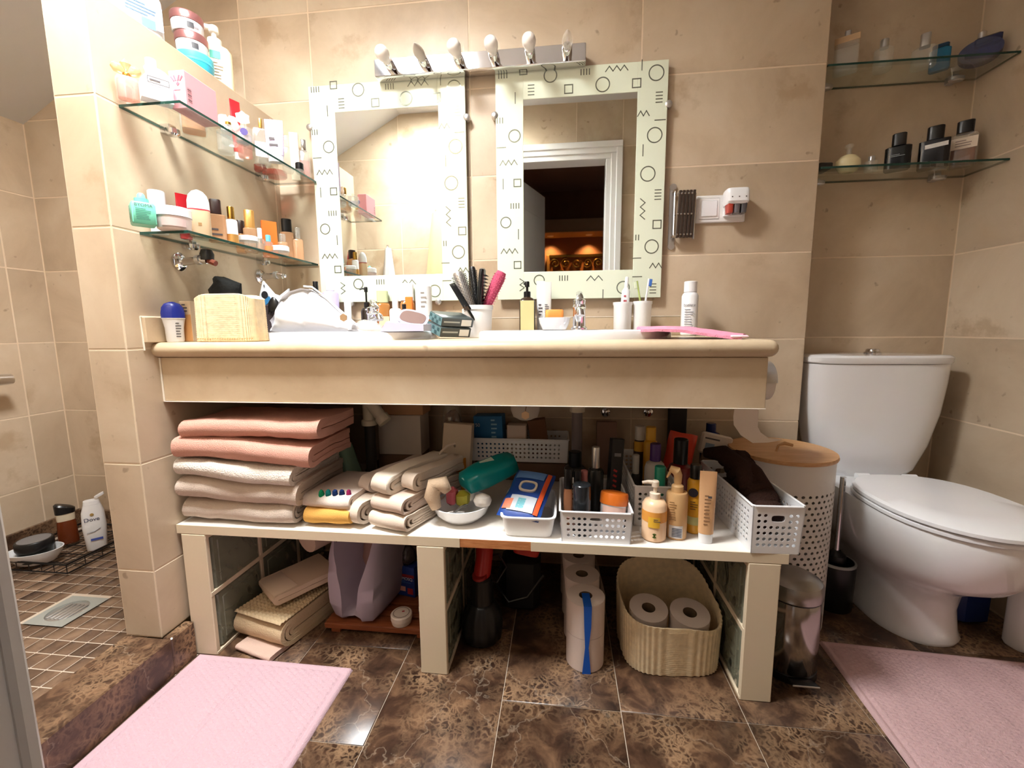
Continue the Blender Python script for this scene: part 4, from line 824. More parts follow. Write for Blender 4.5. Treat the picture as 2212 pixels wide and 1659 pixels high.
part(g,'body',loft([(0,.016,.003),(H*.3,.0155,.007),(H*.75,.014,.0125),(H*.82,.006,.006)],20),W_); part(g,'cap',lathe([(.007,H*.82),(.006,H*.98),(.005,H)],14),W_); lines(g,.012,H*.45,H*.7,-.0125,3,mat((180,70,80),.5))
one('plastic_wrapper','clear lavender plastic wrapper in the toothpaste mug','wrapper',tf(rings([[(-.018,-.011,0),(.018,-.011,0)],[(-.019,-.013,.075),(.019,-.012,.072)]],cap=False,closed=False)),clear('film',(.85,.85,.95,1),.1,body=(.7,.7,.85,1),bodyfac=.4),(P.x,P.y,P.z+.007),facing(P))
def toothbrush(label,px,py,c,hc,dx):
    P,r,h=CUP[1]; base=Vector((P.x+dx,P.y-.004,P.z+.008)); tip=at(px,py,Y=P.y-.004); t=T('toothbrush',label,'toothbrush',base,rot=(tip-base).to_track_quat('Z','Y').to_euler()); L=(tip-base).length
    part(t,'handle',tube([(0,0,0),(0,0,L*.4),(0,0,L*.75),(0,0,L)],[.005,.0045,.0028,.0032],8),c); part(t,'bristles',cbox(.010,.009,.024,.001),hc,loc=(0,-.007,L-.025)); return t
toothbrush('green toothbrush in the right hand tooth mug'.replace('right hand ','second '),1376,607,mat((178,196,110),.4),mat((216,226,196),.6),.012); toothbrush('white toothbrush with blue bristles in the second tooth mug',1402,602,W_,mat((60,110,190),.6),-.004)
t,w,h=bottle('spray_can','white spray can standing at the end of the counter','spray can',1470,1504,608,Z,W_,W_,Y=-.10,fb=.80,capw=.78,sh=.07); lines(t,w*.55,h*.10,h*.50,-w/2-.0006,9,mat((150,150,156),.6)); text(t,'batiste',w*.26,(0,-w/2-.001,h*.56),INK)
# pink cloth over the basin rim
top=[(1375,703,-.28),(1440,703,-.30),(1500,704,-.33),(1545,705,-.37),(1580,712,-.44),(1612,718,-.50)]; bot=[(1384,712,-.50),(1420,722,-.52),(1470,730,-.53),(1520,733,-.545),(1560,735,-.55),(1603,733,-.555)]
x=lambda px,y,z: Xat(px,y,z); rs=[]
for (a,ya,yb),(b,y2,yb2),zz in zip(top,bot,(.949,.951,.948,.940,.934,.930)):
    r=[]
    for k in range(13):
        f=k/12; Y=yb+(yb2-yb)*f; px=a+(b-a)*f; zc=zz+.004*math.sin(f*PI)-(.004*f); r.append((x(px,Y,zc),Y,zc+.0025*noise.noise(Vector((px*.03,Y*40,0)))))
    rs.append(r)
rs=densify(rs,4); up=rs; lo=[[(p[0],p[1],p[2]-.007) for p in r] for r in rs]; closed=[u+l[::-1] for u,l in zip(up,lo)]
pc=T('pink_cloth','pink terry cloth lying over the basin rim and counter','cloth',(0,0,0)); part(pc,'cloth',wob(rings(closed),.001,60),terry((240,158,184),.7,420),ang=80); q=at(1606,722,Y=-.55); part(pc,'white_hem',box(q.x-.03,q.x+.012,-.556,-.50,.923,.930,.003),mat((240,206,216),.8))
# ================================================================== THINGS ON THE PARTITION COPING
Zt=PT+.0005
P,w,h=spot(246,338,-70,Zt,X=-.06); t=T('detergent_bottle','large white bottle with blue label on top of the partition','bottle',P,R(60))
part(t,'body',loft([(0,.058,.04,3),(.006,.062,.045,3),(h*.6,.062,.045,3),(h*.8,.045,.035,3),(h*.86,.02,.02)],28),W_); part(t,'cap',lathe([(.022,h*.86),(.022,h*.97),(.018,h)],18),mat((60,130,200),.4))
part(t,'label',flat(.085,h*.36,-.0455,h*.26,.010),mat((176,208,238),.5)); part(t,'label_shape',flat(.03,h*.14,-.0462,h*.13,.02),mat((96,152,214),.5)); lines(t,.07,h*.22,h*.42,-.0465,4,mat((90,110,140),.6),x=.008)
P,w,h=spot(386,462,110,Zt,X=-.055); r=.049; hj=.052
jr=T('turquoise_jar','turquoise jar at the bottom of the stack on the partition','jar',P,R(50)); part(jr,'body',lathe([(r*.9,0),(r*.98,.006),(r,hj*.5)],32),mat((60,178,208),.3)); part(jr,'lid',lathe([(r*1.02,hj*.5),(r*1.03,hj*.58),(r*1.0,hj*.62),(r*1.02,hj*.68),(r*1.02,hj*.95),(r*.97,hj)],32),mat((84,204,226),.3))
for k,(lb,dx) in enumerate((('white cream jar with rose gold lid in the middle of the jar stack',.0),('white cream jar with rose gold lid on top of the jar stack',-.004))):
    t=T('cream_jar',lb,'jar',(P.x+dx,P.y-.006*(k+1),P.z+hj+.0005+k*.0545),R(52),group='stacked cream jars'); rr_=r*.86
    part(t,'body',lathe([(rr_*.92,0),(rr_*.97,.004),(rr_,.03)],32),W_); part(t,'lid',lathe([(rr_*1.03,.0305),(rr_*1.04,.034),(rr_*1.04,.050),(rr_*.99,.054)],32),M['rosegold']); part(t,'label',arcpatch(rr_*.99,.006,.022,12),mat((70,70,74),.5)); part(t,'print',arcpatch(rr_*.985,.010,.015,30),mat((150,146,150),.6)) if k else None
P,w,h=spot(441,502,56,Zt,X=-.055)
t,w,h=pump('baby_wash','cream pump bottle with teal label on top of the partition',443,503,57,Zt,mat((240,222,182),.35),mat((244,238,226),.4),X=-.055,fb=.70,e=3,dr=.62,side=-1,rz=R(35)); part(t,'teal_label',arcpatch(w/2*.93,h*.44,h*.56,38,ry=w/2*.62+.0008),mat((92,198,176),.5)); lines(t,w*.5,h*.12,h*.40,-w/2*.62-.001,6,mat((140,120,96),.6))
# ================================================================== UPPER PARTITION SHELF
Zu=1.5075; G=M['glass']
P,w,h=spot(258,302,132,Zu,X=.036); r=w/2; t=T('bow_perfume','pink round perfume with gold bow stopper','perfume',P,facing(P))
part(t,'glass_body',loft([(0,r*.8,r*.6,3),(.004,r*.92,r*.7,3),(h*.5,r*.95,r*.72,3),(h*.58,r*.8,r*.6,3),(h*.62,r*.3,r*.3)],24),G); part(t,'liquid',loft([(.005,r*.82,r*.6,3),(h*.5,r*.84,r*.62,3)],20),M['perf']); part(t,'collar',lathe([(r*.3,h*.62),(r*.34,h*.66),(r*.28,h*.70)],16),M['gold'])
part(t,'bow',join(tf(loft([(0,.002,.002),(.01,.010,.006),(.02,.013,.008),(.03,.008,.005),(.033,.001,.001)],14),(0,0,h*.68),(0,R(55),0)),tf(loft([(0,.002,.002),(.01,.010,.006),(.02,.013,.008),(.03,.008,.005),(.033,.001,.001)],14),(0,0,h*.68),(0,R(-55),0)),tf(loft([(0,.002,.002),(.01,.008,.006),(.022,.011,.008),(.034,.001,.001)],14),(0,0,h*.70))),clear('bow_glass',(.95,.86,.72,1),.1,body=sl((222,190,140)),bodyfac=.45))
P,w,h=spot(306,374,130,Zu,X=.102); w*=.80; t=T('white_flask','flat white flask with shoulder and printed box label','perfume',P,R(52))
part(t,'body',rings([[(x,y,z) for x,z in ((-w/2,0),(w/2,0),(w/2,h*.60),(w*.30,h*.72),(w*.12,h*.76),(-w*.30,h*.76),(-w*.36,h*.70),(-w*.30,h*.58),(-w/2,h*.40))] for y in (.016,-.016)]),mat((238,232,236),.3),smooth=False); part(t,'cap',tf(lathe([(w*.18,h*.75),(w*.18,h*.985),(w*.16,h)],20),(-w*.08,0,0)),W_)
g_=[flat(w*.66,h*.018,-.0168,h*.52,.004),flat(w*.66,h*.018,-.0168,h*.38,.004),flat(w*.02,h*.14,-.0168,h*.45,.004-w*.33),flat(w*.02,h*.14,-.0168,h*.45,.004+w*.33)]; part(t,'label_frame',join(*g_),INK); lines(t,w*.55,h*.40,h*.50,-.0168,1,INK,x=.004); lines(t,w*.5,h*.30,h*.35,-.0168,1,mat((130,126,134),.6),x=.004)
xc=.152; yc=Yat(404,xc,Zu); xl=Xat(371,yc,Zu); yr=Yat(473,xc,Zu); hb_=Zat(150,xc,yc)-Zu
t=T('pink_carton','pink perfume carton with barcode on the upper glass shelf','box',((xl+xc)/2,(yc+yr)/2,Zu)); wx,wy=xc-xl,yr-yc; pkm=mat((238,164,172),.5); part(t,'carton',cbox(wx,wy,hb_,.001),pkm)
part(t,'emblem',join(*[tf(cbox(.004,.0006,.014,.0002),(dx,-wy/2-.0004,hb_*.72),(0,R(a),0)) for dx,a in ((-.007,-38),(-.002,-20),(.003,20),(.008,38))],tf(cbox(.007,.0006,.007,.0002),(0,-wy/2-.0004,hb_*.62),(0,R(45),0))),mat((190,96,110),.5)); part(t,'small_print',flat(wx*.4,.003,-wy/2-.0006,hb_*.5),mat((220,140,150),.6))
bars=[]; yy=-wy/2+.006
for k in range(9): bw=(.0012,.0022,.0008)[k%3]; bars.append(([(wx/2+.0006,-wy/2+.006,hb_*.20+k*.004),(wx/2+.0006,-wy/2+.018,hb_*.20+k*.004),(wx/2+.0006,-wy/2+.018,hb_*.20+k*.004+bw),(wx/2+.0006,-wy/2+.006,hb_*.20+k*.004+bw)],[(0,1,2,3)]))
part(t,'barcode',join(*bars),INK)
def pf(name,label,a,b,yt,z,body,cap,X=None,Y=None,**k): return bottle(name,label,'perfume',a,b,yt,z,body,cap,X=X,Y=Y,**k)
pf('gold_perfume','clear perfume with golden liquid behind the pink carton',396,444,195,Zu,G,M['gold'],X=.052,fb=.7,e=6,capw=.4,liquid=M['amber'])
P,w,h=spot(476,518,234,Zu,X=.088); r=w/2; t=T('butterfly_perfume','clear perfume with butterfly shaped stopper','perfume',P,facing(P)); part(t,'glass_body',loft([(0,r*.6,r*.45,3),(.004,r*.75,r*.55,3),(h*.45,r*.75,r*.55,3),(h*.55,r*.3,r*.3)],22),G); part(t,'collar',lathe([(r*.3,h*.55),(r*.3,h*.62)],14),M['gold'])
part(t,'wings',join(*[tf(loft([(0,.002,.003),(.008,.012,.004),(.018,.016,.004),(.026,.008,.003),(.03,.001,.001)],16),(0,0,h*.60),(0,R(a),0)) for a in (50,-50,100,-100)]),clear('wing_glass',(.95,.92,.86,1),.12,body=(.9,.84,.74,1),bodyfac=.45))
tubep('red_tube','red cream tube standing behind the flower perfume',506,528,217,Zu,mat((214,36,44),.35),W_,X=.03,rz=R(70))
P,w,h=spot(514,548,231,Zu,X=.066); r=w/2; t=T('flower_perfume','perfume with frosted flower stopper on the upper shelf','perfume',P,facing(P)); part(t,'glass_body',loft([(0,r*.7,r*.5,3),(.004,r*.8,r*.6,3),(h*.46,r*.8,r*.6,3),(h*.54,r*.3,r*.3)],22),M['perf']); part(t,'neck',lathe([(r*.28,h*.54),(r*.28,h*.66)],14),M['gold'])
part(t,'flower',join(*[tf(loft([(0,.002,.002),(.008,.008,.003),(.016,.009,.003),(.022,.001,.001)],12),(0,0,h*.78),(0,R(a),0)) for a in range(0,360,60)]),clear('petal_glass',(.97,.93,.9,1),.1,body=(.93,.86,.82,1),bodyfac=.55))
t,w,h=pf('emblem_perfume','round clear perfume with purple emblem',512,546,268,Zu,G,G,X=.142,fb=.8,capw=.35,capn='stopper'); part(t,'emblem',tf(lathe([(.010,0),(.010,.001)],20),(0,-w/2-.001,h*.45),(PI/2,0,0)),mat((84,72,136),.4)); part(t,'liquid',lathe([(w*.40,.004),(w*.40,h*.4)],20),clear('lilac_liquid',(.9,.88,.92,1),.05,body=(.85,.82,.88,1),bodyfac=.4))
pf('spray_perfume','tall clear perfume with gold spray nozzle',553,585,257,Zu,G,M['gold'],X=.075,dr=.6,fb=.80,e=5,capw=.22,lab=mat((236,228,236),.4),labz=(.2,.6))
tubep('hand_cream','lavender hand cream tube standing on the upper shelf',579,615,259,Zu,mat((208,192,224),.4),mat((226,222,230),.4),X=.138,fc=.16,rz=R(20),pr=2)
pf('clear_perfume','small clear perfume beside the lavender tube',612,634,294,Zu,G,G,X=.118,fb=.7,e=4,capw=.5,capn='stopper')
P,w,h=spot(631,650,287,Zu,Y=-.045); one('cream_carton','narrow cream carton near the corner','box',cbox(w*.9,.012,h,.001),mat((244,232,210),.6),P,R(24))
pf('chrome_cap_perfume','clear perfume with chrome cap beside the mirror',649,672,303,Zu,G,M['chrome'],Y=-.055,fb=.72,e=4,capw=.5,liquid=M['perf'])
redg=clear('red_glass',(.8,.2,.18,1),.08,body=sl((176,34,30)),bodyfac=.6)
for lb,X,Y,r in (('round red glass dish by the corner of the upper shelf',.045,-.085,.036),('small round red glass dish under the flower perfume',.030,-.150,.020)): one('red_glass_dish',lb,'dish',lathe([(r*.9,0),(r,.003),(r,.02),(r*.94,.02),(r*.92,.005),(.001,.005)],28,cap=False),redg,(X,Y,Zu))
pf('frosted_perfume','frosted squat perfume beside the butterfly stopper',474,504,262,Zu,G,W_,X=.030,fb=.7,e=4,capw=.4)
jar('black_lid_pot','tiny pot with black lid at the shelf edge by the mirror',640,656,352,Zu,G,M['blackp'],X=.148,fb=.4)
# ================================================================== LOWER PARTITION SHELF
Zl=1.2075; mint=mat((120,210,182),.35)
P,w,h=spot(286,337,417,Zl,X=.072); s=w*.41; t=T('mint_dropper_bottle','square mint green dropper bottle with small print','bottle',P,R(52)); part(t,'body',loft([(0,s-.002,s-.002,9),(.003,s,s,9),(h*.60,s,s,9),(h*.67,s*.9,s*.9,9)],32),mint); part(t,'collar',lathe([(s*.62,h*.66),(s*.60,h*.82),(s*.5,h*.83)],24),mint); part(t,'dropper',lathe([(s*.36,h*.82),(s*.32,h*.94),(s*.2,h*.99),(.001,h)],20),mint)
text(t,'BYOMA',s*.42,(0,-s-.0008,h*.57),INK); lines(t,s*1.3,h*.12,h*.48,-s-.0008,7,mat((60,120,104),.6)); g_=lines(t,s*1.3,h*.08,h*.58,-s-.0008,10,mat((70,140,122),.6),seed=4); g_.rotation_euler=(0,0,-PI/2)
P,w,h=spot(331,362,413,Zl,X=.024); one('white_canister','tall plain white canister behind the wide jar','canister',lathe([(w/2-.002,0),(w/2,.002),(w/2,h-.002),(w/2-.002,h)],28),W_,P)
jar('wide_cream_jar','wide jar with white lid and rose marbled body',345,410,451,Zl,mat((222,202,198),.4),W_,X=.094,fb=.58,pr=None,lab=mat((200,176,172),.5))
tubep('red_tube','red tube leaning behind the white dome roll-on',390,417,419,Zl,mat((204,28,44),.35),mat((190,24,40),.4),X=.036,rz=R(62))
P,w,h=spot(414,456,410,Zl,X=.10); r=w/2; t=T('dome_roll_on','roll-on bottle with tall white dome cap and beige base','deodorant',P,facing(P)); part(t,'body',loft([(0,r*.88,r*.6,3),(.004,r*.95,r*.66,3),(h*.55,r*.95,r*.66,3)],24),mat((224,196,160),.3)); part(t,'red_ring',loft([(h*.55,r*.97,r*.68,2.6),(h*.575,r*.97,r*.68,2.6)],24),mat((190,50,70),.4)); part(t,'cap',loft([(h*.578,r*.97,r*.68,2.6),(h*.75,r*.95,r*.66,2.4),(h*.88,r*.8,r*.56),(h*.96,r*.5,r*.36),(h,r*.12,r*.1)],24),W_); part(t,'emblem',flat(.008,.008,-r*.68,h*.25),mat((170,130,84),.5))
pf('pink_square_perfume','square blush perfume with dark brown cap',455,489,432,Zl,M['peach'],mat((50,26,26),.3),X=.085,fb=.66,e=8,dr=.7,capw=.62,sh=.03,pr=2)
t,w,h=pf('white_gold_serum','slim white serum bottle with gold cap',493,515,447,Zl,W_,M['gold'],X=.112,fb=.66,capw=.62,sh=.04); part(t,'gold_base',lathe([(w/2*1.02,0),(w/2*1.02,h*.25)],20),M['goldp'])
pf('dark_cap_vial','small amber vial with flat dark cap',513,533,477,Zl,M['amber'],mat((44,26,24),.3),X=.020,fb=.6,capw=.9)
pf('gold_cap_perfume','peach perfume with tall gold cap',531,558,455,Zl,M['peach'],M['goldp'],X=.062,fb=.58,e=4,capw=.72,sh=.03)
jar('white_lid_jar','small white lidded jar at the shelf edge',519,557,511,Zl,G,W_,X=.115,fb=.55); pf('tiny_perfume','tiny clear perfume beside the orange carton',555,573,493,Zl,G,W_,X=.104,fb=.55,capw=.5,liquid=M['peach'])
P,w,h=spot(570,602,478,Zl,X=.05); one('orange_carton','flat bright orange carton on the lower shelf','box',cbox(w*.92,.012,h,.001),mat((246,126,50),.5),P,R(52))
pf('blue_vial','mini vial with light blue cap and orange label',573,590,508,Zl,G,mat((110,184,204),.4),X=.122,fb=.62,capw=.6,lab=mat((238,140,80),.5)); jar('flat_white_jar','flat jar with white lid near the end of the lower shelf',590,624,532,Zl,G,W_,X=.115,fb=.45)
pf('black_cap_perfume','tall blush perfume with black cap in the corner',612,637,474,Zl,M['peach'],M['blackp'],X=.050,fb=.70,e=5,capw=.8,sh=.03); pf('faceted_perfume','clear faceted perfume with round stopper beside the mirror',637,657,492,Zl,M['peach'],G,X=.106,fb=.66,e=4,capw=.5,capn='stopper'); pf('low_perfume','low clear perfume in front of the tall blush perfume',603,624,506,Zl,M['peach'],G,X=.08,fb=.68,e=4,capw=.6,capn='stopper')
# ================================================================== RECESS SHELVES
Zn=1.8055
t,w,h=pf('band_perfume','clear perfume with beige band on the upper recess shelf',1803,1846,68,Zn,G,M['steel'],Y=.075,fb=.86,e=7,dr=.5,capw=.26,sh=.01); part(t,'beige_band',box(-w/2-.0008,w/2+.0008,-w/4-.0008,w/4+.0008,h*.70,h*.85,.001),mat((206,172,132),.6))
pf('plain_perfume','plain clear perfume with silver cap on the upper recess shelf',1888,1922,86,Zn,G,M['steel'],Y=.075,fb=.72,capw=.45); pf('tall_clear_perfume','tall clear perfume with silver cap beside the turquoise bottle',1972,2014,74,Zn,G,M['steel'],Y=.075,fb=.62,capw=.42,dr=.6,e=3)
P,w,h=spot(2008,2042,98,Zn,Y=.09); pf('turquoise_perfume','turquoise blue perfume on the upper recess shelf',2010,2044,97,Zn,mat((30,110,150),.15),mat((20,60,90),.2),Y=.10,fb=.85,e=4,dr=.5,capw=.8)
P,w,h=spot(2078,2150,70,Zn,Y=.075); r=w/2*.95; t=T('navy_perfume','round navy perfume with silver cap on the upper recess shelf','perfume',P,facing(P)); part(t,'body',rings([[(x*r/.5,y,z*h*.74+h*.37) for x,z in [(.5*math.cos(2*PI*i/28),.5*math.sin(2*PI*i/28)) for i in range(28)]] for y in (.018,.014,-.014,-.018)]),M['blueglass']); part(t,'shoulder',box(-r*.3,r*.9,-.016,.016,h*.56,h*.80,.004),mat((22,28,70),.2)); part(t,'cap',lathe([(r*.2,h*.78),(r*.2,h*.985),(r*.17,h)],18),M['steel'])
Zm=1.4825
P=Vector((XE+.028,.045,Zm)); one('black_compact','flat black case at the end of the lower recess shelf','case',cbox(.046,.06,.020,.003),M['blackp'],P,R(4))
P,w,h=spot(1806,1854,312,Zm,Y=.075); r=w/2; t=T('round_cream_perfume','squat round cream perfume with clear stopper','perfume',P); part(t,'body',loft([(0,r*.5,r*.4),(.005,r*.72,r*.55),(h*.24,r,r*.75),(h*.42,r*.98,r*.74),(h*.58,r*.6,r*.5),(h*.64,r*.2,r*.2)],28),mat((240,226,180),.25)); part(t,'stopper',lathe([(r*.2,h*.63),(r*.2,h*.85),(r*.32,h*.88),(r*.32,h*.97),(r*.2,h)],16),G)
pf('mini_glass','tiny clear glass vial on the lower recess shelf',1868,1892,338,Zm,G,M['steel'],Y=.075,fb=.7,capw=.5)
t,w,h=pf('black_perfume','black perfume with shoulders and silver lettering lines',1914,1958,290,Zm,mat((14,20,24),.12),M['blackp'],Y=.075,fb=.66,e=5,dr=.6,capw=.55,sh=.04); lines(t,w*.6,h*.34,h*.42,-w/2*.6-.0008,2,mat((170,176,180),.4))
t,w,h=pf('black_label_perfume','black perfume with slanted white label strip',1988,2038,274,Zm,mat((26,26,30),.12),M['blackp'],Y=.075,fb=.68,e=8,dr=.5,capw=.55,sh=.02); part(t,'label_strip',tf(flat(w*.72,h*.10,-w/4-.001,0,w*.06),(0,0,h*.52),(0,R(-2),0)),mat((232,230,226),.5))
t,w,h=pf('amber_cologne','amber cologne with white label and black cap',2054,2098,262,Zm,G,M['blackp'],Y=.075,fb=.74,e=6,dr=.55,capw=.62,sh=.10,liquid=clear('cognac',(.75,.35,.12,1),.05,body=sl((150,80,30)),bodyfac=.5)); part(t,'label',flat(w*.92,h*.24,-w/2*.55-.001,h*.50),mat((230,214,196),.6)); lines(t,w*.6,h*.42,h*.58,-w/2*.55-.0016,3,mat((150,130,120),.6))
# ================================================================== TOWELS AND CLOTHS ON THE SHELF BOARD
ZS=.4025
def usheet(w,d,h,t,nx=14,nl=10):
    """a sheet folded once, fold at the front (-y)"""
    r=h/2-t/2; path=[(d/2,t/2)]+[(d/2-d*(k+1)/nl*1.0+r*(k+1)/nl,t/2) for k in range(nl)]; yf=-d/2+r
    arc=[(yf-r*math.sin(PI*k/8),t/2+r-r*math.cos(PI*k/8)) for k in range(1,8)]; path+=arc+[(yf+(d/2-yf)*k/nl,h-t/2) for k in range(nl+1)]
    n=len(path); outl=[]; inn=[]
    for i,(y,z) in enumerate(path):
        a=path[max(0,i-1)]; b=path[min(n-1,i+1)]; dx,dz=b[0]-a[0],b[1]-a[1]; L=math.hypot(dx,dz) or 1; nx_,nz_=dz/L,-dx/L
        outl.append((y+nx_*t/2*-1*-1,z+nz_*t/2)); inn.append((y-nx_*t/2,z-nz_*t/2))
    loop=outl+inn[::-1]
    return rings([[( -w/2+w*k/nx,y,z) for y,z in loop] for k in range(nx+1)])
def towel(w,d,h,n=3,amp=.004,seed=1,sag=0):
    gs=[]; t=h/(2*n)*.96; hh=h
    for k in range(n):
        g=usheet(w*(1-.012*k),d-.02*k,max(t*2.05,h-2*k*t),t); gs.append(tf(g,(0,.008*k,k*t)))
    g=wob(wob(join(*gs),amp,7,seed),amp*.35,28,seed+3)
    zmin=min(v[2] for v in g[0]); return [(x,y,z-zmin) for x,y,z in g[0]],g[1]
def stack_towel(name,label,x0,x1,yt,Yf,z,d,mt,n=3,tilt=0,seed=1,rz=0,group='folded towels on the shelf',cat='towel',amp=.009,h=None,hem=None):
    X0,X1=max(Xat(x0,Yf,z+.03),.016),Xat(x1,Yf,z+.03); h=h or Zat(yt,(X0+X1)/2,Yf)-z; w=X1-X0
    t=T(name,label,cat,((X0+X1)/2,Yf+d/2,z),group=group,rot=(0,tilt,rz)); part(t,'terry',towel(w,d,h,n,amp,seed),mt,ang=85)
    if hem: part(t,'woven_band',tf(box(-w*.47,w*.47,-d/2-.006,-d/2+.03,h*.2,h*.8,.004),(0,.004,0)),hem)
    return t,h
tw=terry((234,216,200)); tw2=terry((226,206,190)); tw3=terry((242,230,218),1.2,300); sal=terry((228,172,154)); 
_,h1=stack_towel('bath_towel','cream bath towel at the bottom of the towel stack',381,632,1090,-.585,ZS,.27,tw,3,seed=2)
z2=ZS+h1+.001; _,h2=stack_towel('bath_towel','beige bath towel second from the bottom of the towel stack',372,638,1044,-.59,z2,.27,tw2,2,seed=5,tilt=R(1.5))
z3=z2+h2+.001; _,h3=stack_towel('bath_towel','white textured towel under the salmon towels',366,622,996,-.60,z3,.27,tw3,2,seed=8,tilt=R(4),h=.052)
z4=z3+h3+.003; _,h4=stack_towel('bath_towel','salmon towel with embossed band in the middle of the stack',376,668,950,-.60,z4,.22,sal,2,seed=11,tilt=R(3),h=.060)
z5=z4+h4+.006; _,h5=stack_towel('bath_towel','salmon towel on top of the towel stack',392,690,900,-.585,z5,.20,sal,1,seed=14,tilt=R(-1),h=.050)
t=T('grey_sack','dark greyish pink cloth lying on the salmon towels','cloth',(.21,-.285,z5-.02)); part(t,'fabric',wob(loft([(0,.12,.09,3),(.02,.145,.10,3),(.06,.14,.095,3),(.075,.06,.05,3)],30),.008,18),mat((122,96,92),.9),ang=80)
# green pouch
x0,x1=Xat(692,-.27,ZS+.1),Xat(774,-.27,ZS+.1); hp=Zat(950,(x0+x1)/2,-.27)-ZS-.001
t=T('green_pouch','sage green zip pouch standing behind the floral cloth','pouch',((x0+x1)/2,-.262,ZS+.001),R(-6)); w=x1-x0
ol=[(-.46,0),(-.49,.25),(-.50,.52),(-.44,.78),(-.32,.93),(-.12,1.0),(.10,.99),(.24,.90),(.32,.72),(.40,.50),(.49,.28),(.52,.12),(.42,0)]
part(t,'fabric',wob(rings(densify([[(x*w*k,y,hp*(.45+(z-.45)*k) if k<1 else hp*z) for x,z in ol] for k,y in ((.55,-.042),(.85,-.036),(.97,-.022),(1,-.006),(1,.008),(.95,.024),(.8,.034))],2)),.003,24),mat((146,178,154),.75),ang=80)
part(t,'zip',tube([(-w*.49,-.012,hp*.1),(-w*.51,-.012,hp*.5),(-w*.45,-.010,hp*.79),(-w*.32,-.008,hp*.94),(-w*.12,-.004,hp*1.01)],.003,6),mat((186,192,176),.6)); part(t,'zip_pull',tube([(-w*.50,-.018,hp*.5),(-w*.53,-.024,hp*.3)],.0022,6),mat((220,214,198),.5))
# cloths
def cloth(name,label,px0,px1,Yf,z,w,d,h,rz,mt,n=2,seed=1,tilt=(0,0),amp=.008,cat='cloth',group=None):
    t=T(name,label,cat,(Xat((px0+px1)/2,Yf,z)+math.sin(-rz)*d/2,Yf+math.cos(rz)*d/2,z),group=group,rot=(tilt[0],tilt[1],rz)); part(t,'fabric',towel(w,d,h,n,amp,seed),mt,ang=85); return t
cloth('mustard_cloth','mustard yellow folded cloth under the floral cloth',650,764,-.575,ZS,.135,.22,.045,R(-4),terry((230,176,94),.4),2,3)
fc=cloth('tassel_cloth','white folded cloth with green and blue tassels',642,768,-.565,ZS+.047,.15,.22,.036,R(-6),terry((232,216,204),.4),2,7,amp=.006)
for i,c in enumerate(((30,140,92),(30,110,104),(32,54,104),(28,44,90),(150,40,90))): part(fc,'tassel',wob(loft([(-.008,.006,.006),(0,.008,.008),(.010,.006,.006),(.014,.002,.002)],10),.002,200,i),terry(c,.6,200),loc=(-.020+.019*i,-.10+.004*i,.040))
lin=terry((226,208,190),.35,700); lin2=terry((234,220,202),.35,700)
cloth('rolled_linen','beige rolled linen cloth lying next to the tassel cloth',738,786,-.57,ZS+.004,.052,.30,.066,R(-24),lin,3,4,(R(1),0)); cloth('rolled_linen','second beige rolled linen cloth on top, beside the tote bags',752,828,-.50,ZS+.078,.045,.24,.045,R(-26),terry((214,196,184),.35,700),2,9,(R(2),0))
cloth('tote_bag','bottom canvas tote bag folded under two others',780,892,-.588,ZS+.001,.118,.28,.040,R(-20),lin,3,12,group='folded canvas totes',cat='tote bag'); cloth('tote_bag','middle canvas tote bag with red print at its fold',780,892,-.575,ZS+.045,.112,.27,.044,R(-22),terry((222,200,184),.35,700),3,15,group='folded canvas totes',cat='tote bag')
tg=cloth('tote_bag','cream canvas tote bag with strap on top of the folded totes',790,850,-.56,ZS+.094,.056,.26,.052,R(-24),lin2,2,19,(R(1),0),group='folded canvas totes',cat='tote bag'); part(tg,'strap',tube([(.02,.1,.058),(.03,.13,.078),(.045,.15,.083),(.03,.17,.066)],.004,6),lin)
cloth('tote_bag','narrow cream canvas tote roll lying next to the strapped tote',856,902,-.54,ZS+.094,.042,.24,.048,R(-24),lin,2,23,(R(1),0),group='folded canvas totes',cat='tote bag')
# ================================================================== PLUMBING UNDER THE BASINS
pv=mat((226,214,190),.45); dkp=mat((40,34,30),.6)
xs=Xat(797,-.26,.67); zc=Zat(915,xs,-.26); t=T('drain_siphon','cream plastic siphon pipe under the crowded basin','pipe',(xs,-.26,0)); part(t,'pipe',tube([(0,0,.733),(0,0,zc)],.021,16),pv); part(t,'collar',lathe([(.026,zc-.004),(.027,zc),(.027,zc+.012),(.023,zc+.016)],20),pv); part(t,'branch',tube([(.0,0,zc+.075),(.03,-.01,zc+.05),(.058,-.015,zc+.018)],[.02,.02,.019],14),pv); part(t,'branch_collar',tube([(.048,-.013,zc+.028),(.064,-.016,zc+.01)],.024,14),pv); part(t,'dark_trap',tube([(0,0,zc),(0,0,.50),(-.004,.008,.462),(-.02,.03,.445),(-.03,.08,.440),(-.03,.20,.44)],.018,12),dkp)
xs=Xat(1247,-.2,.68); zc=Zat(889,xs,-.2); t=T('drain_siphon','grey siphon pipe under the basin with pink cloth','pipe',(xs,-.2,0)); part(t,'pipe',tube([(0,0,.735),(0,0,zc)],.026,16),pv); part(t,'tail_pipe',tube([(0,0,zc),(0,0,.47),(.0,.03,.44),(.0,.17,.44)],.018,14),mat((128,116,116),.5))
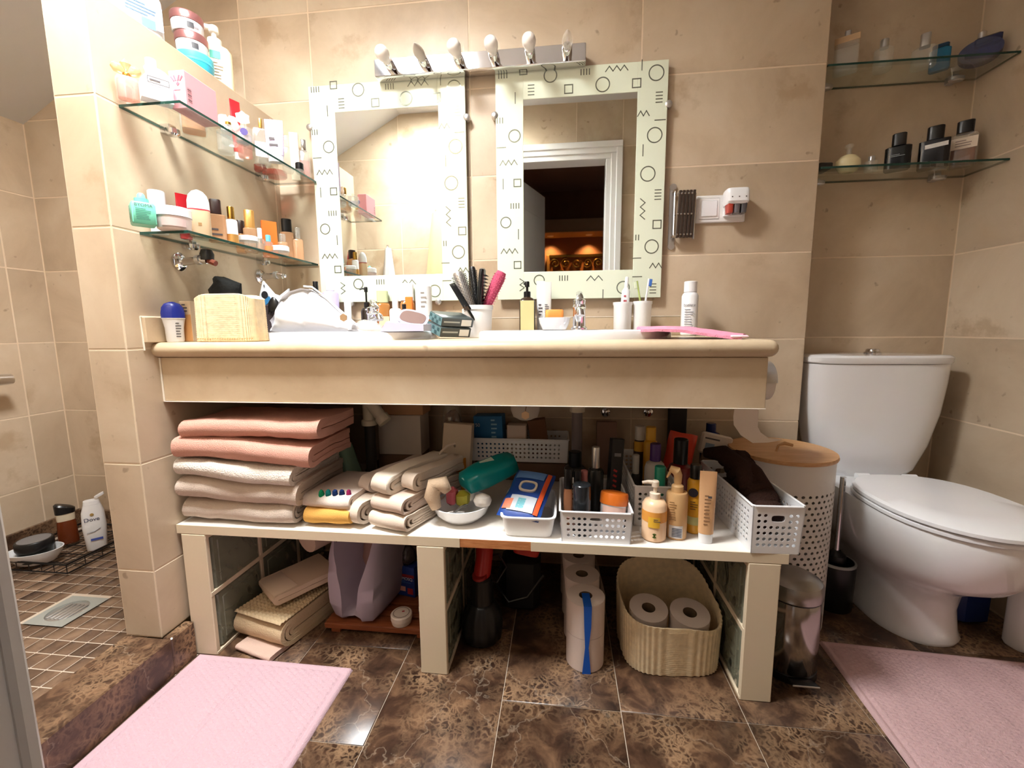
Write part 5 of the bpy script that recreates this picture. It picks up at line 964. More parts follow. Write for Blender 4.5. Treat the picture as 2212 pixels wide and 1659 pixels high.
for lb,px in (('chrome stop valve near the grey siphon pipe',1308),('chrome stop valve further from the grey siphon pipe',1400)):
    X=Xat(px,-.06,.64); t=T('stop_valve',lb,'valve',(X,0,Zat(890,X,-.06)),group='stop valves'); part(t,'body',tube([(0,0,0),(0,-.05,0)],.009,12),M['chrome']); part(t,'knob',tf(lathe([(.018,0),(.02,.006),(.016,.016),(.006,.02)],16),(0,-.05,0),(PI/2,0,0)),M['chrome']); part(t,'hose',tube([(0,-.03,.008),(.01,-.05,.06),(-.03,-.09,.09)],.006,8),M['steel'])
q=at(1135,897,Y=-.33); t=T('hexagon_charm','small pale hexagon charm hanging under the basin','charm',(q.x,-.33,q.z)); part(t,'charm',tf(lathe([(.006,0),(.0135,0),(.0135,.003),(.006,.003)],6),(0,0,0),(PI/2,0,0)),mat((236,196,150),.5)); part(t,'cord',tube([(0,0,.012),(.004,0,.035),(.012,.01,.06)],.0012,5),mat((120,70,40),.6))
t=T('linen_sack','pale cloth bag hanging behind the hexagon charm','bag',(Xat(1135,-.26,.66),-.26,Zat(906,Xat(1135,-.26,.66),-.26))); part(t,'fabric',wob(loft([(0,.02,.015),(.008,.04,.022),(.03,.048,.026),(.055,.05,.026),(.085,.03,.02)],24),.003,30),mat((206,194,180),.8))
# ================================================================== BACK ROW
def cart(name,label,px0,px1,yt,Yc,z,d,mt,rz=0,tilt=(0,0),h=None,**k):
    P,w,hh=spot(px0,px1,yt,z,Y=Yc-d/2); return carton(name,label,w,d,h or hh,(P.x,Yc,z),0,mt,rot=(tilt[0],tilt[1],rz),**k),w,h or hh
t,w,h=cart('brown_carton','brown carton at the back under the white box',818,912,982,-.12,ZS,.10,mat((116,84,60),.7)); z=ZS+h+.0005; t,w,h=cart('white_box','plain white box stacked on a brown carton under the counter',818,912,897,-.12,z,.10,mat((214,200,188),.6)); z+=h+.0005; cart('tan_box','tan box on top of the plain white box',824,915,872,-.12,z,.09,mat((198,150,108),.7))
P,w,h=spot(948,1012,884,ZS+.005,Y=-.10); t=T('hair_piece_bag','clear bag with brown hair piece at the back of the shelf','bag',P); g=loft([(0,.03,.025),(h*.3,.036,.03),(h*.7,.036,.03),(h*.92,.028,.02),(h,.01,.006)],26); part(t,'hair',wob(wob(g,.008,40),.003,140),mat((104,60,34),.6,bump=1,bs=80)); part(t,'plastic_film',wob(tf(g,(0,0,0),(0,0,0),1.1),.004,30,4),M['glass'])
t,w,h=cart('cream_panel_box','tall narrow cream box leaning behind the white bowl',950,1012,918,-.20,ZS+.005,.045,mat((232,212,188),.6),tilt=(R(-4),R(4)))
cart('flat_carton','flat brown carton under the white perforated basket at the back',1025,1220,1000,-.085,ZS,.13,mat((110,82,62),.7))
def basket(name,label,X0,X1,Yf,d,z,h,nx,ny,nd,r,flare=.06,slot=None,rz=0,group=None,fl_y=.04):
    w=X1-X0; t=T(name,label,'basket',((X0+X1)/2,Yf+d/2,z),rz,group); th=.0022; pl=M['whitegloss']
    def fx(g): return mp(g,lambda x,y,zz:(x*(1+flare*zz/h),y*(1+fl_y*zz/h),zz))
    f=perf(w,h,nx,ny,r,th,w*.07,h*.12,h*.13,slot); s=perf(d,h,nd,ny,r,th,d*.05,h*.12,h*.13)
    part(t,'front_wall',fx(tf(f,(0,-d/2,0))),pl,ang=25); part(t,'back_wall',fx(tf(f,(0,d/2,0),(0,0,PI))),pl,ang=25); part(t,'side_wall',fx(tf(s,(-w/2,0,0),(0,0,-PI/2))),pl,ang=25); part(t,'side_wall',fx(tf(s,(w/2,0,0),(0,0,PI/2))),pl,ang=25)
    part(t,'base',box(-w/2,w/2,-d/2,d/2,0,.003,.001),pl); a,b=w/2*(1+flare),d/2*(1+fl_y); c=.006
    rim=[(-a+c,-b,h),(a-c,-b,h),(a,-b+c,h),(a,b-c,h),(a-c,b,h),(-a+c,b,h),(-a,b-c,h),(-a,-b+c,h)]; part(t,'rim',tube(rim,.003,8,True),pl); return t
zb=.4025+.0; P0=at(1016,996,Y=-.15); zbb=Zat(1000,.9,-.15)+.001
bz=at(1100,997,Y=-.15).z; X0,X1=Xat(1016,-.15,bz+.02),Xat(1226,-.15,bz+.02); hB=Zat(949,(X0+X1)/2,-.15)-bz
basket('perforated_basket','long white perforated basket at the back holding a blue box',X0,X1,-.15,.13,bz,hB,20,4,8,.0036,flare=.02)
zi=bz+.0035
t,w,h=cart('blue_box','blue box with white print in the long back basket',1027,1090,899,-.090,zi+.002,.06,mat((24,110,170),.5),rz=R(-4),tilt=(0,R(-2))); text(t,'50',.018,(-w*.36,-.0308,h*.78),W_); g_=lines(t,w*.22,h*.35,h*.95,-.0306,6,mat((150,200,226),.6),x=w*.22)
cart('small_white_box','small white box beside the blue box in the long back basket',1096,1137,919,-.105,zi,.05,mat((226,204,188),.6),rz=R(-2)); cart('brown_box','brown cardboard box tilted in the long back basket',1150,1188,907,-.085,zi+.005,.04,mat((120,78,52),.8),rz=R(3),tilt=(0,R(-8)))
# ================================================================== BOWL, TRAY, PACKS
Xc=Xat(998,-.475,ZS); rb=.086; t=T('white_bowl','white shallow bowl with clips and pads','bowl',(Xc,-.475,ZS)); part(t,'bowl',lathe([(rb*.55,0),(rb*.62,.002),(rb*.86,.022),(rb,.048),(rb*1.02,.05),(rb*.97,.05),(rb*.82,.024),(rb*.55,.006),(.001,.005)],40,cap=False),M['ceramic'])
rr=random.Random(3)
for i,lb in enumerate(('topmost silver hair clip heaped in the white bowl','silver hair clip under the topmost one in the white bowl','silver hair clip at the bottom of the heap in the white bowl')):
    a=rr.uniform(0,6.28); q=rr.uniform(0,.03); one('hair_clip',lb,'hair clip',join(tube([(-.03,0,0),(0,.002,.004),(.03,0,0)],.0026,6),tube([(-.03,0,.003),(0,-.002,.009),(.03,0,.005)],.0026,6)),M['steel'],(Xc+q*math.cos(a),-.505+q*math.sin(a)*.5,ZS+.034-.009*i),rr.uniform(0,3),group='silver clips in the bowl')
one('bath_mitt','beige curved body puff hanging over the bowl rim','puff',wob(tube([(0,0,.0),(-.012,.0,.035),(-.004,.004,.065),(.018,.006,.07),(.034,.0,.05)],[.014,.022,.024,.022,.013],14),.002,40),terry((224,196,166),.5),(Xat(944,-.53,.46),-.535,ZS+.052),ang=80)
t=T('pink_yellow_packet','pink and yellow crumpled packet in the white bowl','packet',(Xat(985,-.47,.46),-.455,ZS+.03),R(-10)); part(t,'pink_half',wob(cbox(.03,.04,.05,.008),.004,50),mat((226,110,120),.4),loc=(-.016,0,0)); part(t,'yellow_half',wob(cbox(.036,.04,.042,.008),.003,50),mat((196,186,60),.4),loc=(.018,0,0))
one('white_puff','round white powder puff in the bowl','puff',wob(loft([(0,.008,.008),(.006,.022,.02),(.018,.026,.024),(.030,.021,.019),(.037,.006,.006)],24),.001,60),mat((232,224,214),.8),(Xat(1042,-.50,.46),-.497,ZS+.046))
t=cloth('orange_cloth','orange yellow rag behind the pink packet',976,1006,-.335,ZS,.036,.045,.115,R(8),terry((226,150,40),.5),2,22,amp=.008)
X0,X1=Xat(1080,-.585,.43),Xat(1200,-.585,.43); w=X1-X0; t=T('white_tray','plain white plastic tub under the blue wipes pack','tub',((X0+X1)/2,-.48,ZS)); hT=.058
part(t,'tub',rings([ring(36,w*.43,.093,9,0,0,0),ring(36,w*.44,.095,9,0,0,.003),ring(36,w*.49,.104,9,0,0,hT*.92),ring(36,w*.515,.109,9,0,0,hT*.95),ring(36,w*.515,.109,9,0,0,hT),ring(36,w*.475,.101,9,0,0,hT),ring(36,w*.42,.091,9,0,0,.006)]),M['white'])
# teal pack and wipes
def pillow(w,d,h,n=18,m_=12):
    up=[];lo=[]
    for j in range(m_+1):
        r=[];l=[]
        for i in range(n+1):
            u,v=-1+2*i/n,-1+2*j/m_; b=max(0,(1-abs(u)**2.6))**.5*max(0,(1-abs(v)**4))**.5; r.append((u*w/2,v*d/2,h/2+h/2*b)); l.append((u*w/2,v*d/2,h/2-h/2*b))
        up.append(r); lo.append(l)
    return join(rings(up,cap=False,closed=False),rings([r[::-1] for r in lo],cap=False,closed=False))
q=at(1050,1040,Y=-.42); teal=mat((0,140,140),.3)
t=T('teal_pad_pack','opened teal plastic pack of pads lying across bowl and tub','packet',(q.x+.004,-.385,q.z+.018),rot=(R(6),R(-12),R(38))); part(t,'film',wob(loft([(-.092,.010,.034,4),(-.085,.026,.040,4),(-.03,.031,.044,4),(.05,.031,.042,4),(.082,.026,.036,4),(.092,.020,.008,4)],32),.007,24),teal,rot=(0,PI/2,0),ang=75)
part(t,'white_sticker',tf(rings([[(-.02,-.018,0),(.024,-.018,0)],[(-.02,.014,.002),(.024,.014,.002)]],cap=False,closed=False),(.0,.006,.031),(R(8),0,0)),mat((206,218,204),.5)); part(t,'torn_edge',tube([(-.088,-.02,.012),(-.090,-.004,.018),(-.088,.012,.012),(-.090,.02,-.006)],.002,6),mat((170,220,216),.4))
q=at(1140,1072,Y=-.50); t=T('wet_wipes','blue wet wipes pack with oval lid and orange edge on the tub','packet',(q.x,-.485,ZS+hT+.010),rot=(R(22),R(2),R(-14))); w_,d_=.118,.185
part(t,'pack',wob(pillow(w_,d_,.034),.002,30),mat((34,72,150),.3),ang=75); part(t,'lid_ring',tf(rings([ring(28,.026,.021,3,0,.012,.0345),ring(28,.026,.021,3,0,.012,.039),ring(28,.020,.015,3,0,.012,.039),ring(28,.020,.015,3,0,.012,.0345)],cap=False)),mat((226,214,196),.4)); part(t,'lid',tf(rings([ring(28,.020,.015,3,0,.012,.0345),ring(28,.019,.014,3,0,.012,.037)])),mat((40,82,160),.35))
def onpack(pts,mt,nm): part(t,nm,([(x,y,.0176+.0172*max(0,1-abs(2*x/w_)**2.6)**.5*max(0,1-abs(2*y/d_)**4)**.5) for x,y in pts],[tuple(range(len(pts)))]),mt)
for nm,x0,x1,y0,y1,c in (('print_orange_edge',.040,.052,-.080,.080,(226,90,44)),('print_pale',-.035,.038,-.078,-.025,(196,204,212)),('print_skin',-.050,-.025,-.075,-.040,(216,130,100)),('print_teal',-.012,.010,-.070,-.035,(110,176,186)),('print_sky',-.05,.036,.045,.080,(96,140,200))):
    nxx,nyy=5,6; rs=[[ (x0+(x1-x0)*i/nxx,y0+(y1-y0)*j/nyy,.0176+.0174*max(0,1-abs(2*(x0+(x1-x0)*i/nxx)/w_)**2.6)**.5*max(0,1-abs(2*(y0+(y1-y0)*j/nyy)/d_)**4)**.5+.0022) for i in range(nxx+1)] for j in range(nyy+1)]; part(t,nm,rings(rs,cap=False,closed=False),mat(c,.35))
# ================================================================== FRONT PERFORATED BASKET AND ITS CONTENTS
X0,X1=Xat(1213,-.588,.43),Xat(1362,-.588,.43); BH=Zat(1107,(X0+X1)/2,-.59)-ZS
basket('perforated_basket','small white perforated basket with orange lidded jar',X0,X1,-.588,.24,ZS,BH,11,4,12,.0044,slot=(4,7,3,4),flare=.05)
Zi=ZS+.0035
P,w,h=spot(1288,1371,1042,Zi,Y=-.525); r=.0355; zj=Zi; t=T('orange_lid_jar','white tub with large orange lid tilted in the small perforated basket','jar',(Xat(1321,-.52,Zi+.06),-.523,Zi+.010),rot=(R(-12),R(6),0)); hj=.095; part(t,'tub',lathe([(r*.88,0),(r*.92,.003),(r*.97,hj*.66)],32),W_); part(t,'lid',lathe([(r*1.03,hj*.66),(r*1.05,hj*.69),(r*1.05,hj*.92),(r*.99,hj*.98),(r*.6,hj*1.01),(.001,hj*1.01)],36),mat((242,126,40),.35)); part(t,'label',arcpatch(r*.97,hj*.3,hj*.62,60),mat((236,196,180),.5))
bottle('black_bottle','black roll-on bottle standing in the small perforated basket','bottle',1236,1276,1045,Zi,mat((20,22,24),.2),mat((36,40,44),.2),Y=-.545,fb=.5,capw=.95,sh=.02)
bottle('tan_makeup_bottle','tan glass foundation bottle with black cap in the basket','bottle',1217,1236,1012,Zi,mat((206,142,104),.25),M['blackp'],Y=-.50,fb=.66,e=4,capw=.9); bottle('tan_makeup_bottle','second tan foundation bottle beside the pink pump','bottle',1238,1255,1016,Zi,mat((216,156,116),.25),M['blackp'],Y=-.49,fb=.62,e=4,capw=.9)
bottle('pink_cap_bottle','white bottle with dusty pink cap in the small basket','bottle',1248,1273,1016,Zi,mat((222,206,200),.35),mat((170,104,100),.4),Y=-.47,fb=.62,capw=.6); one('scrunchie','pale hair tie hanging against the tan bottles','hair tie',tube([(.016*math.cos(2*PI*k/16),-.004*math.sin(2*PI*k/16),.02*math.sin(2*PI*k/16)) for k in range(16)],.003,6,True),mat((190,150,140),.8),(Xat(1226,-.575,.47),-.572,ZS+.040))
bottle('dark_bottle','dark bottle with silver nozzle at the back of the small basket','bottle',1268,1302,965,Zi,mat((34,36,34),.25),M['steel'],Y=-.40,fb=.68,capw=.5); P,w,h=spot(1306,1338,950,Zi,Y=-.385); t=T('hair_spray_box','black box with red stripe leaning in the small basket','box',P,rot=(R(-6),R(5),R(12))); part(t,'carton',cbox(w*.8,.03,h,.001),mat((24,22,24),.35)); part(t,'red_print',join(*[tf(flat(.012,.006,-.0156,0),(-.004,0,h*(.28+.07*i)),(0,R(25),0)) for i in range(5)]),mat((176,40,36),.5)); part(t,'grey_print',flat(.02,.010,-.0156,h*.78),mat((120,118,122),.5))
bottle('dark_tub','dark round bottle behind the tan foundation bottles','bottle',1218,1264,975,ZS,mat((30,30,28),.4),M['blackp'],Y=-.295,fb=.7,capw=.6); bottle('dark_can','dark can with flat top at the back of the small basket','can',1240,1270,968,Zi,mat((40,34,32),.3),M['blackp'],Y=-.30,fb=.85,capw=.9) if False else None
cart('tall_tan_box','tall pinkish tan box against the back wall',1288,1330,912,-.05,ZS,.03,mat((150,116,98),.7))
bottle('charger_cap','grey capped bottle standing before the tall tan box','bottle',1352,1378,985,ZS,mat((60,54,50),.4),mat((196,190,180),.4),Y=-.30,fb=.72,capw=.6) if False else None
# second perforated basket behind the lotion bottles
X0=Xat(1372,-.50,.43); X1=X0+.116; B2=Zat(1056,X0+.06,-.50)-ZS
basket('perforated_basket','white perforated basket behind the aloe pump bottle',X0,X1,-.480,.345,ZS,B2,7,6,20,.0044,flare=.03)
bottle('purple_cap_bottle','round white bottle with purple cap','bottle',1390,1433,958,Zi,mat((206,196,186),.4),mat((74,40,110),.4),Y=-.36,fb=.74,capw=.52,sh=.12); bottle('teal_cap_bottle','small bottle with bright teal cap','bottle',1404,1440,1007,Zi,mat((30,132,110),.4),mat((34,152,124),.35),Y=-.44,fb=.5,capw=.62,sh=.1)
bottle('yellow_sun_bottle','yellow sun cream bottle at the back','bottle',1387,1416,922,Zi,mat((232,170,40),.35),mat((236,178,50),.35),Y=-.27,fb=.82,e=3,capw=.7); bottle('yellow_band_bottle','dark bottle with yellow shoulder and white cap','bottle',1366,1390,920,Zi,mat((70,50,34),.4),mat((214,206,196),.4),Y=-.24,fb=.80,capw=.85,lab=mat((226,170,50),.5),labz=(.80,.98)) 
bottle('white_spray','small pale spray nozzle bottle','bottle',1362,1380,982,Zi,mat((58,52,48),.4),mat((206,200,188),.4),Y=-.33,fb=.62,capw=.8)
t,w,h=bottle('red_hair_bottle','dark red bottle with black cap','bottle',1439,1491,948,ZS,mat((110,22,26),.3),M['blackp'],Y=-.355,fb=.66,capw=.56,sh=.1)
P=at(1470,966,Y=-.205); hr=Zat(937,P.x,-.205)-ZS-.002; t=T('red_packet','red orange foil packet leaning behind the black cap','packet',(P.x-.022,-.205,ZS+.006),rot=(R(-3),R(10),0)); part(t,'foil',wob(tf(pillow(.092,hr,.022),(0,.011,hr/2),(PI/2,0,0)),.003,30),mat((222,70,44),.3),ang=70)
P=at(1540,962,Y=-.15); t=T('printed_pack','white packet with blue print standing behind the dark towel','packet',(P.x,-.15,P.z-.035),rot=(R(-6),R(12),0)); part(t,'pack',wob(cbox(.105,.02,.075,.006),.002,30),mat((222,210,198),.5)); lines(t,.08,.048,.062,-.0108,1,INK); part(t,'blue_print',flat(.03,.022,-.0112,.028,-.02),mat((130,150,172),.5)); part(t,'support_carton',cbox(.07,.016,P.z-.045-ZS,.002,-(P.z-.045-ZS)),mat((120,100,84),.7))
bottle('blue_bottle','dark blue bottle by the wall near the hanging paper sheet','bottle',1510,1550,914,ZS,mat((24,44,110),.25),mat((20,36,96),.25),Y=-.08,fb=.86,capw=.5,sh=.10); P,w,h=spot(1440,1480,878,ZS,Y=-.035); one('dark_pipe','dark vertical pipe on the wall under the counter','pipe',cbox(w*.9,.03,.76-ZS-.005,.003),mat((34,28,28),.5),(P.x,-.02,ZS))
# front row of lotions
pump('aloe_lotion','peach aloe pump bottle with orange label band',1386,1437,1038,ZS,mat((244,206,168),.3),mat((246,228,206),.35),Y=-.545,fb=.70,side=-1); t=bpy.data.objects['aloe_lotion']; P,w,h=spot(1386,1437,1038,ZS,Y=-.545); part(t,'orange_band',arcpatch(w/2,h*.34,h*.52,80),mat((240,166,74),.45)); part(t,'yellow_patch',arcpatch(w/2+.0008,h*.26,h*.44,26),mat((244,192,60),.45)); part(t,'plant_print',join(*[tf(flat(.0024,.013,-w/2-.0022,0),(.002,0,h*.13),(0,R(a),0)) for a in (-40,-20,0,20,40)]),mat((90,110,40),.5)); lines(t,w*.3,h*.36,h*.42,-w/2-.0018,2,INK,x=.008)
P,w,h=spot(1437,1481,1010,ZS,Y=-.53); r=w/2; t=T('tan_spray_bottle','tan trigger spray bottle with barcode','spray bottle',P,facing(P)); tn=mat((214,170,118),.35)
part(t,'body',loft([(0,r*.94,r*.94),(.003,r,r),(h*.62,r,r),(h*.655,r*.9,r*.9),(h*.66,r*.5,r*.5)],26),tn); part(t,'collar',lathe([(r*.56,h*.655),(r*.56,h*.74),(r*.4,h*.76)],20),mat((226,184,130),.35)); part(t,'trigger_head',join(tube([(0,.006,h*.74),(0,.006,h*.88),(-.004,-.0,h*.95),(-.020,-.0,h*.985)],[r*.34,r*.40,r*.46,r*.26],12),tube([(-.018,0,h*.94),(-.025,0,h*.86),(-.027,0,h*.84)],[.004,.003,.002],8)),mat((230,190,136),.35)); part(t,'barcode',join(*[flat(r*.9,h*.012,-r-.0006,h*(.06+.022*i),r*.1) for i in range(6)]),mat((70,80,100),.5)); part(t,'barcode_field',arcpatch(r,h*.03,h*.21,38,off=.0003),mat((226,222,220),.5)); lines(t,r*.7,h*.28,h*.56,-r-.0006,8,mat((150,110,66),.6),x=-r*.3)
t,w,h=bottle('yellow_spray','yellow bottle with black cap and round black emblem','bottle',1481,1513,1003,ZS,mat((240,176,48),.3),M['blackp'],Y=-.50,fb=.80,capw=.72,sh=.05); part(t,'emblem',tf(lathe([(.012,0),(.012,.001)],20),(-.004,-w/2-.0015,h*.62),(PI/2,0,0)),mat((34,30,44),.4)); part(t,'green_band',arcpatch(w/2,h*.14,h*.26,70),mat((200,196,130),.5)); lines(t,w*.5,h*.36,h*.5,-w/2-.0008,4,mat((120,84,24),.6))
t,w,h=tubep('tan_sun_tube','tan cream tube standing on its white cap',1506,1540,1018,ZS,mat((222,174,128),.35),W_,Y=-.555,fc=.13,dr=.6,rz=R(-8)); lines(t,w*.4,h*.25,h*.7,-w*.30,9,mat((150,110,76),.6)); part(t,'black_mark',flat(w*.22,.006,-w*.30,h*.66,w*.1),INK)
# right basket with dark towel
X0=Xat(1626,-.60,.43); X0-=.004; X1=X0+.112; B3=Zat(1092,X0+.05,-.60)-ZS
basket('perforated_basket','white perforated basket with handle slot holding a dark brown towel',X0-.006,X1-.006,-.60,.34,ZS,B3,7,6,20,.0044,flare=.07,slot=(2,5,4,6),rz=R(2))
rr=random.Random(9); gs=[tube([(X0+.05,-.55,ZS+.05),(X0+.05,-.45,ZS+.055),(X0+.05,-.32,ZS+.06)],[.034,.038,.036],18)]
for k in range(7):
    y0_=-.56+.035*k; zz=ZS+.078+.012*k; gs.append(tube([(X0+.022,y0_+.02,zz-.006),(X0+.034,y0_-.004,zz+.012+rr.uniform(-.004,.006)),(X0+.07,y0_+.006,zz+.014+rr.uniform(-.006,.006)),(X0+.094-.004*k,y0_+.03,zz-.010)],[.014,.026,.026,.014],14))
gs.append(tube([(X0+.02,-.50,ZS+.12),(X0+.045,-.42,ZS+.155),(X0+.02,-.34,ZS+.172),(X0-.01,-.29,ZS+.16)],[.014,.024,.026,.018],14)); gs.append(tube([(X0+.09,-.52,ZS+.10),(X0+.07,-.43,ZS+.145),(X0+.06,-.34,ZS+.165)],[.014,.022,.02],14))
g=wob(wob(join(*gs),.007,24,5),.003,80)
one('dark_towel','dark brown plush towel stuffed in the perforated basket','towel',g,terry((60,40,34),1,240),ang=85)
# ================================================================== UNDER THE SHELF BOARD, ON THE FLOOR
sl_=T('slatted_board','reddish wooden slatted bath board on the floor under the shelf','duckboard',(.529,-.33,0)); 
for i in range(5): part(sl_,'slat',box(-.176,.176,-.142+.058*i,-.142+.058*i+.052,.012,.03,.002),M['wood'])
for x in (-.14,.14): part(sl_,'batten',box(x-.015,x+.015,-.14,.14,0,.012,.001),M['wood'])
t=T('woven_mat','folded beige ribbed bath mat on the floor under the shelf','mat',(.222,-.42,.001),R(-14)); mw=terry((206,182,146),.5,200)
def ribbed(w,d,h,seed):
    g=towel(w,d,h,3,.003,seed); 
    return [(x,y,z+(.0022*math.sin(y*2*PI/.012) if z>h*.75 else 0)) for x,y,z in g[0]],g[1]
def ribcloth(w,d,z0):
    nx,ny=int(w/.0032),int(d/.0032); return rings([[(-w/2+w*i/nx,-d/2+d*j/ny,z0+.0085*abs(math.sin(x_*PI))**.6*abs(math.sin(y_*PI))**.6) for i in range(nx+1) for x_,y_ in ((i*w/nx/.016,j*d/ny/.0115),)] for j in range(ny+1)],cap=False,closed=False)
part(t,'folded_layers',towel(.19,.27,.085,3,.005,31),mw,ang=85); part(t,'ribbed_face',wob(ribcloth(.19,.275,.091),.003,9,2),mw,ang=85); part(t,'underlay',tf(towel(.14,.08,.014,1,.004,33),(.02,-.135,.0)),terry((206,176,160),.5),ang=85)
t=T('beige_cloth','smooth beige folded cloth lying on the ribbed mat','cloth',(.230,-.395,.112),rot=(R(5),R(-4),R(-40))); part(t,'fabric',towel(.165,.19,.030,1,.003,41),mat((214,190,164),.85),ang=85); part(t,'flap',tf(box(-.075,.07,-.10,-.03,.0305,.033,.001),(0,0,0),(0,0,R(4))),mat((220,198,174),.85))
one('rolled_pouch','beige rolled cloth pouch pressed under the shelf','pouch',wob(tube([(0,-.10,0),(0,0,.01),(0,.12,.012)],[.045,.052,.045],18),.006,16),mat((196,172,150),.85),(.300,-.30,.262),R(-24),ang=80)
# lilac bag with open zip
t=T('lilac_bag','pale lilac bag with open brown zip standing on the slatted board','bag',(.461,-.345,.0315),R(-8)); rs=[]
HBg=.325
for z,hw,ge,nt,fy in ((0,.060,.55,.012,-.10),(.015,.072,.50,.02,-.125),(.06,.082,.30,.10,-.135),(.13,.088,.40,.18,-.130),(.20,.090,.62,.20,-.118),(.26,.088,.80,.20,-.095),(HBg,.082,.90,.17,-.06)):
    o=[]
    for x,y in ((-hw,.11),(-hw*1.03,.05),(-hw*1.04,-.02),(-hw,-.07),(-hw*.92,fy*.92),(-hw*ge,fy),(-hw*ge*.92,fy+nt*.35),(0,fy+nt),(hw*ge*.92,fy+nt*.35),(hw*ge,fy),(hw*.92,fy*.92),(hw,-.07),(hw*1.04,-.02),(hw*1.03,.05),(hw,.11),(0,.12)): o.append((x,y,z))
    rs.append(o)
bag=part(t,'fabric',wob(rings(densify(rs,4),cap=False),.004,22),mat((176,164,178),.55),ang=70); sd=bag.modifiers.new('thickness','SOLIDIFY'); sd.thickness=.003
part(t,'bottom_panel',rings([[(p[0]*.98,p[1]*.98,.001) for p in rs[0]],[(p[0]*.98,p[1]*.98,.004) for p in rs[0]]]),mat((176,164,178),.55))
for s in (-1,1): part(t,'zip',tube([(s*.070,-.088,.245),(s*.078,-.05,.285),(s*.078,.02,.322),(s*.07,.11,.326)],.0045,8),mat((92,62,48),.5))
part(t,'lining_contents',wob(loft([(.06,.03,.03),(.16,.045,.05),(.24,.03,.04),(.26,.01,.01)],20),.008,30),mat((150,118,108),.8),loc=(0,.03,0))
P,w,h=spot(852,908,1205,.0305,Y=-.31); t=carton('mosquito_box','blue and red insecticide box beside the middle support','box' and .06 and w*.95,.045,h*.78,(P.x-.006,-.29,.0305),R(-12),mat((34,62,140),.4)); bw=w*.95; bh=h*.78
part(t,'red_band',flat(bw*.98,bh*.10,-.0232,bh*.70),mat((150,34,44),.5)); text(t,'ANTIMOSQ.',bw*.17,(0,-.0238,bh*.60),W_); lines(t,bw*.8,bh*.45,bh*.54,-.0234,2,mat((80,130,200),.5)); part(t,'pink_patch',flat(bw*.45,bh*.16,-.0234,bh*.25,-bw*.14),mat((230,170,160),.5)); part(t,'red_patch',flat(bw*.25,bh*.2,-.0234,bh*.2,bw*.3),mat((180,50,60),.5))
one('plastic_bag','crumpled clear dark plastic on the blue insecticide box','bag',wob(loft([(0,.02,.015),(.02,.035,.025),(.05,.03,.022),(.07,.01,.01)],22),.010,40),mat((60,52,50),.2),(P.x-.004,-.29,.0305+bh+.001),ang=80)
t,w,h=jar('balm_jar','small white balm jar with printed lid on the slatted board','' and 0 or 846,890,1330,.0305,mat((226,210,196),.4),mat((238,224,212),.35),Y=-.445,hh=.034,fb=.5); part(t,'lid_print',rings([ring(24,w*.36,w*.36,2,0,0,.0346),ring(24,w*.40,w*.40,2,0,0,.0346)],cap=False),mat((150,130,120),.6)); part(t,'red_mark',flat(.006,.004,0,0) and tf(cbox(.008,.006,.0004,.0001),(.006,.004,.0342)),mat((190,60,70),.5))
# hair dryer with diffuser
X=Xat(1040,-.46,.05); t=T('hair_dryer','black and red hair dryer standing on its ribbed diffuser','hair dryer',(X,-.445,0)); n=48
part(t,'diffuser',rings([[( (r_*(1+.035*(1 if (i//2)%2 else -1)*(1 if 0<k<4 else 0)))*math.cos(2*PI*i/n),(r_*(1+.035*(1 if (i//2)%2 else -1)*(1 if 0<k<4 else 0)))*math.sin(2*PI*i/n),z_) for i in range(n)] for k,(r_,z_) in enumerate(((.048,0),(.058,.012),(.062,.05),(.056,.09),(.042,.118),(.036,.125)))]),mat((20,20,20),.4),ang=50)
part(t,'barrel',lathe([(.036,.125),(.035,.17),(.034,.20),(.028,.205)],28),M['blackp']); part(t,'handle',tube([(0,.0,.195),(.004,.03,.25),(.0,.07,.31),(-.002,.10,.345)],[.026,.026,.03,.026],16),mat((188,36,30),.35)); part(t,'rear_cap',tube([(.0,.0,.17),(-.004,-.01,.215)],[.03,.022],14),mat((150,28,24),.4)); part(t,'cord',tube([(.02,.0,.19),(.05,-.02,.20),(.075,.01,.23),(.05,.03,.26),(.02,.04,.25)],.0035,6),M['blackp'])
t=T('travel_iron','red and black hair straightener behind the hair dryer','hair tool',(Xat(1124,-.30,.2),-.27,0)); part(t,'base_case',wob(cbox(.13,.10,.195,.02),.002,20),mat((18,16,16),.5)); part(t,'red_head',tf(loft([(-.012,.02,.018,4),(-.01,.042,.026,4),(.012,.046,.026,4),(.03,.03,.02,4)],24),(.022,-.045,.228),(0,R(10),0)),mat((206,52,40),.3)); part(t,'red_arm',tube([(-.05,-.03,.225),(-.02,-.04,.245),(.01,-.04,.25)],.011,10),mat((150,30,26),.4)); part(t,'power_cord',tube([(-.06,-.06,.19),(-.07,-.09,.12),(-.03,-.11,.08),(.03,-.11,.1),(.08,-.08,.16)],.004,6),M['blackp'])
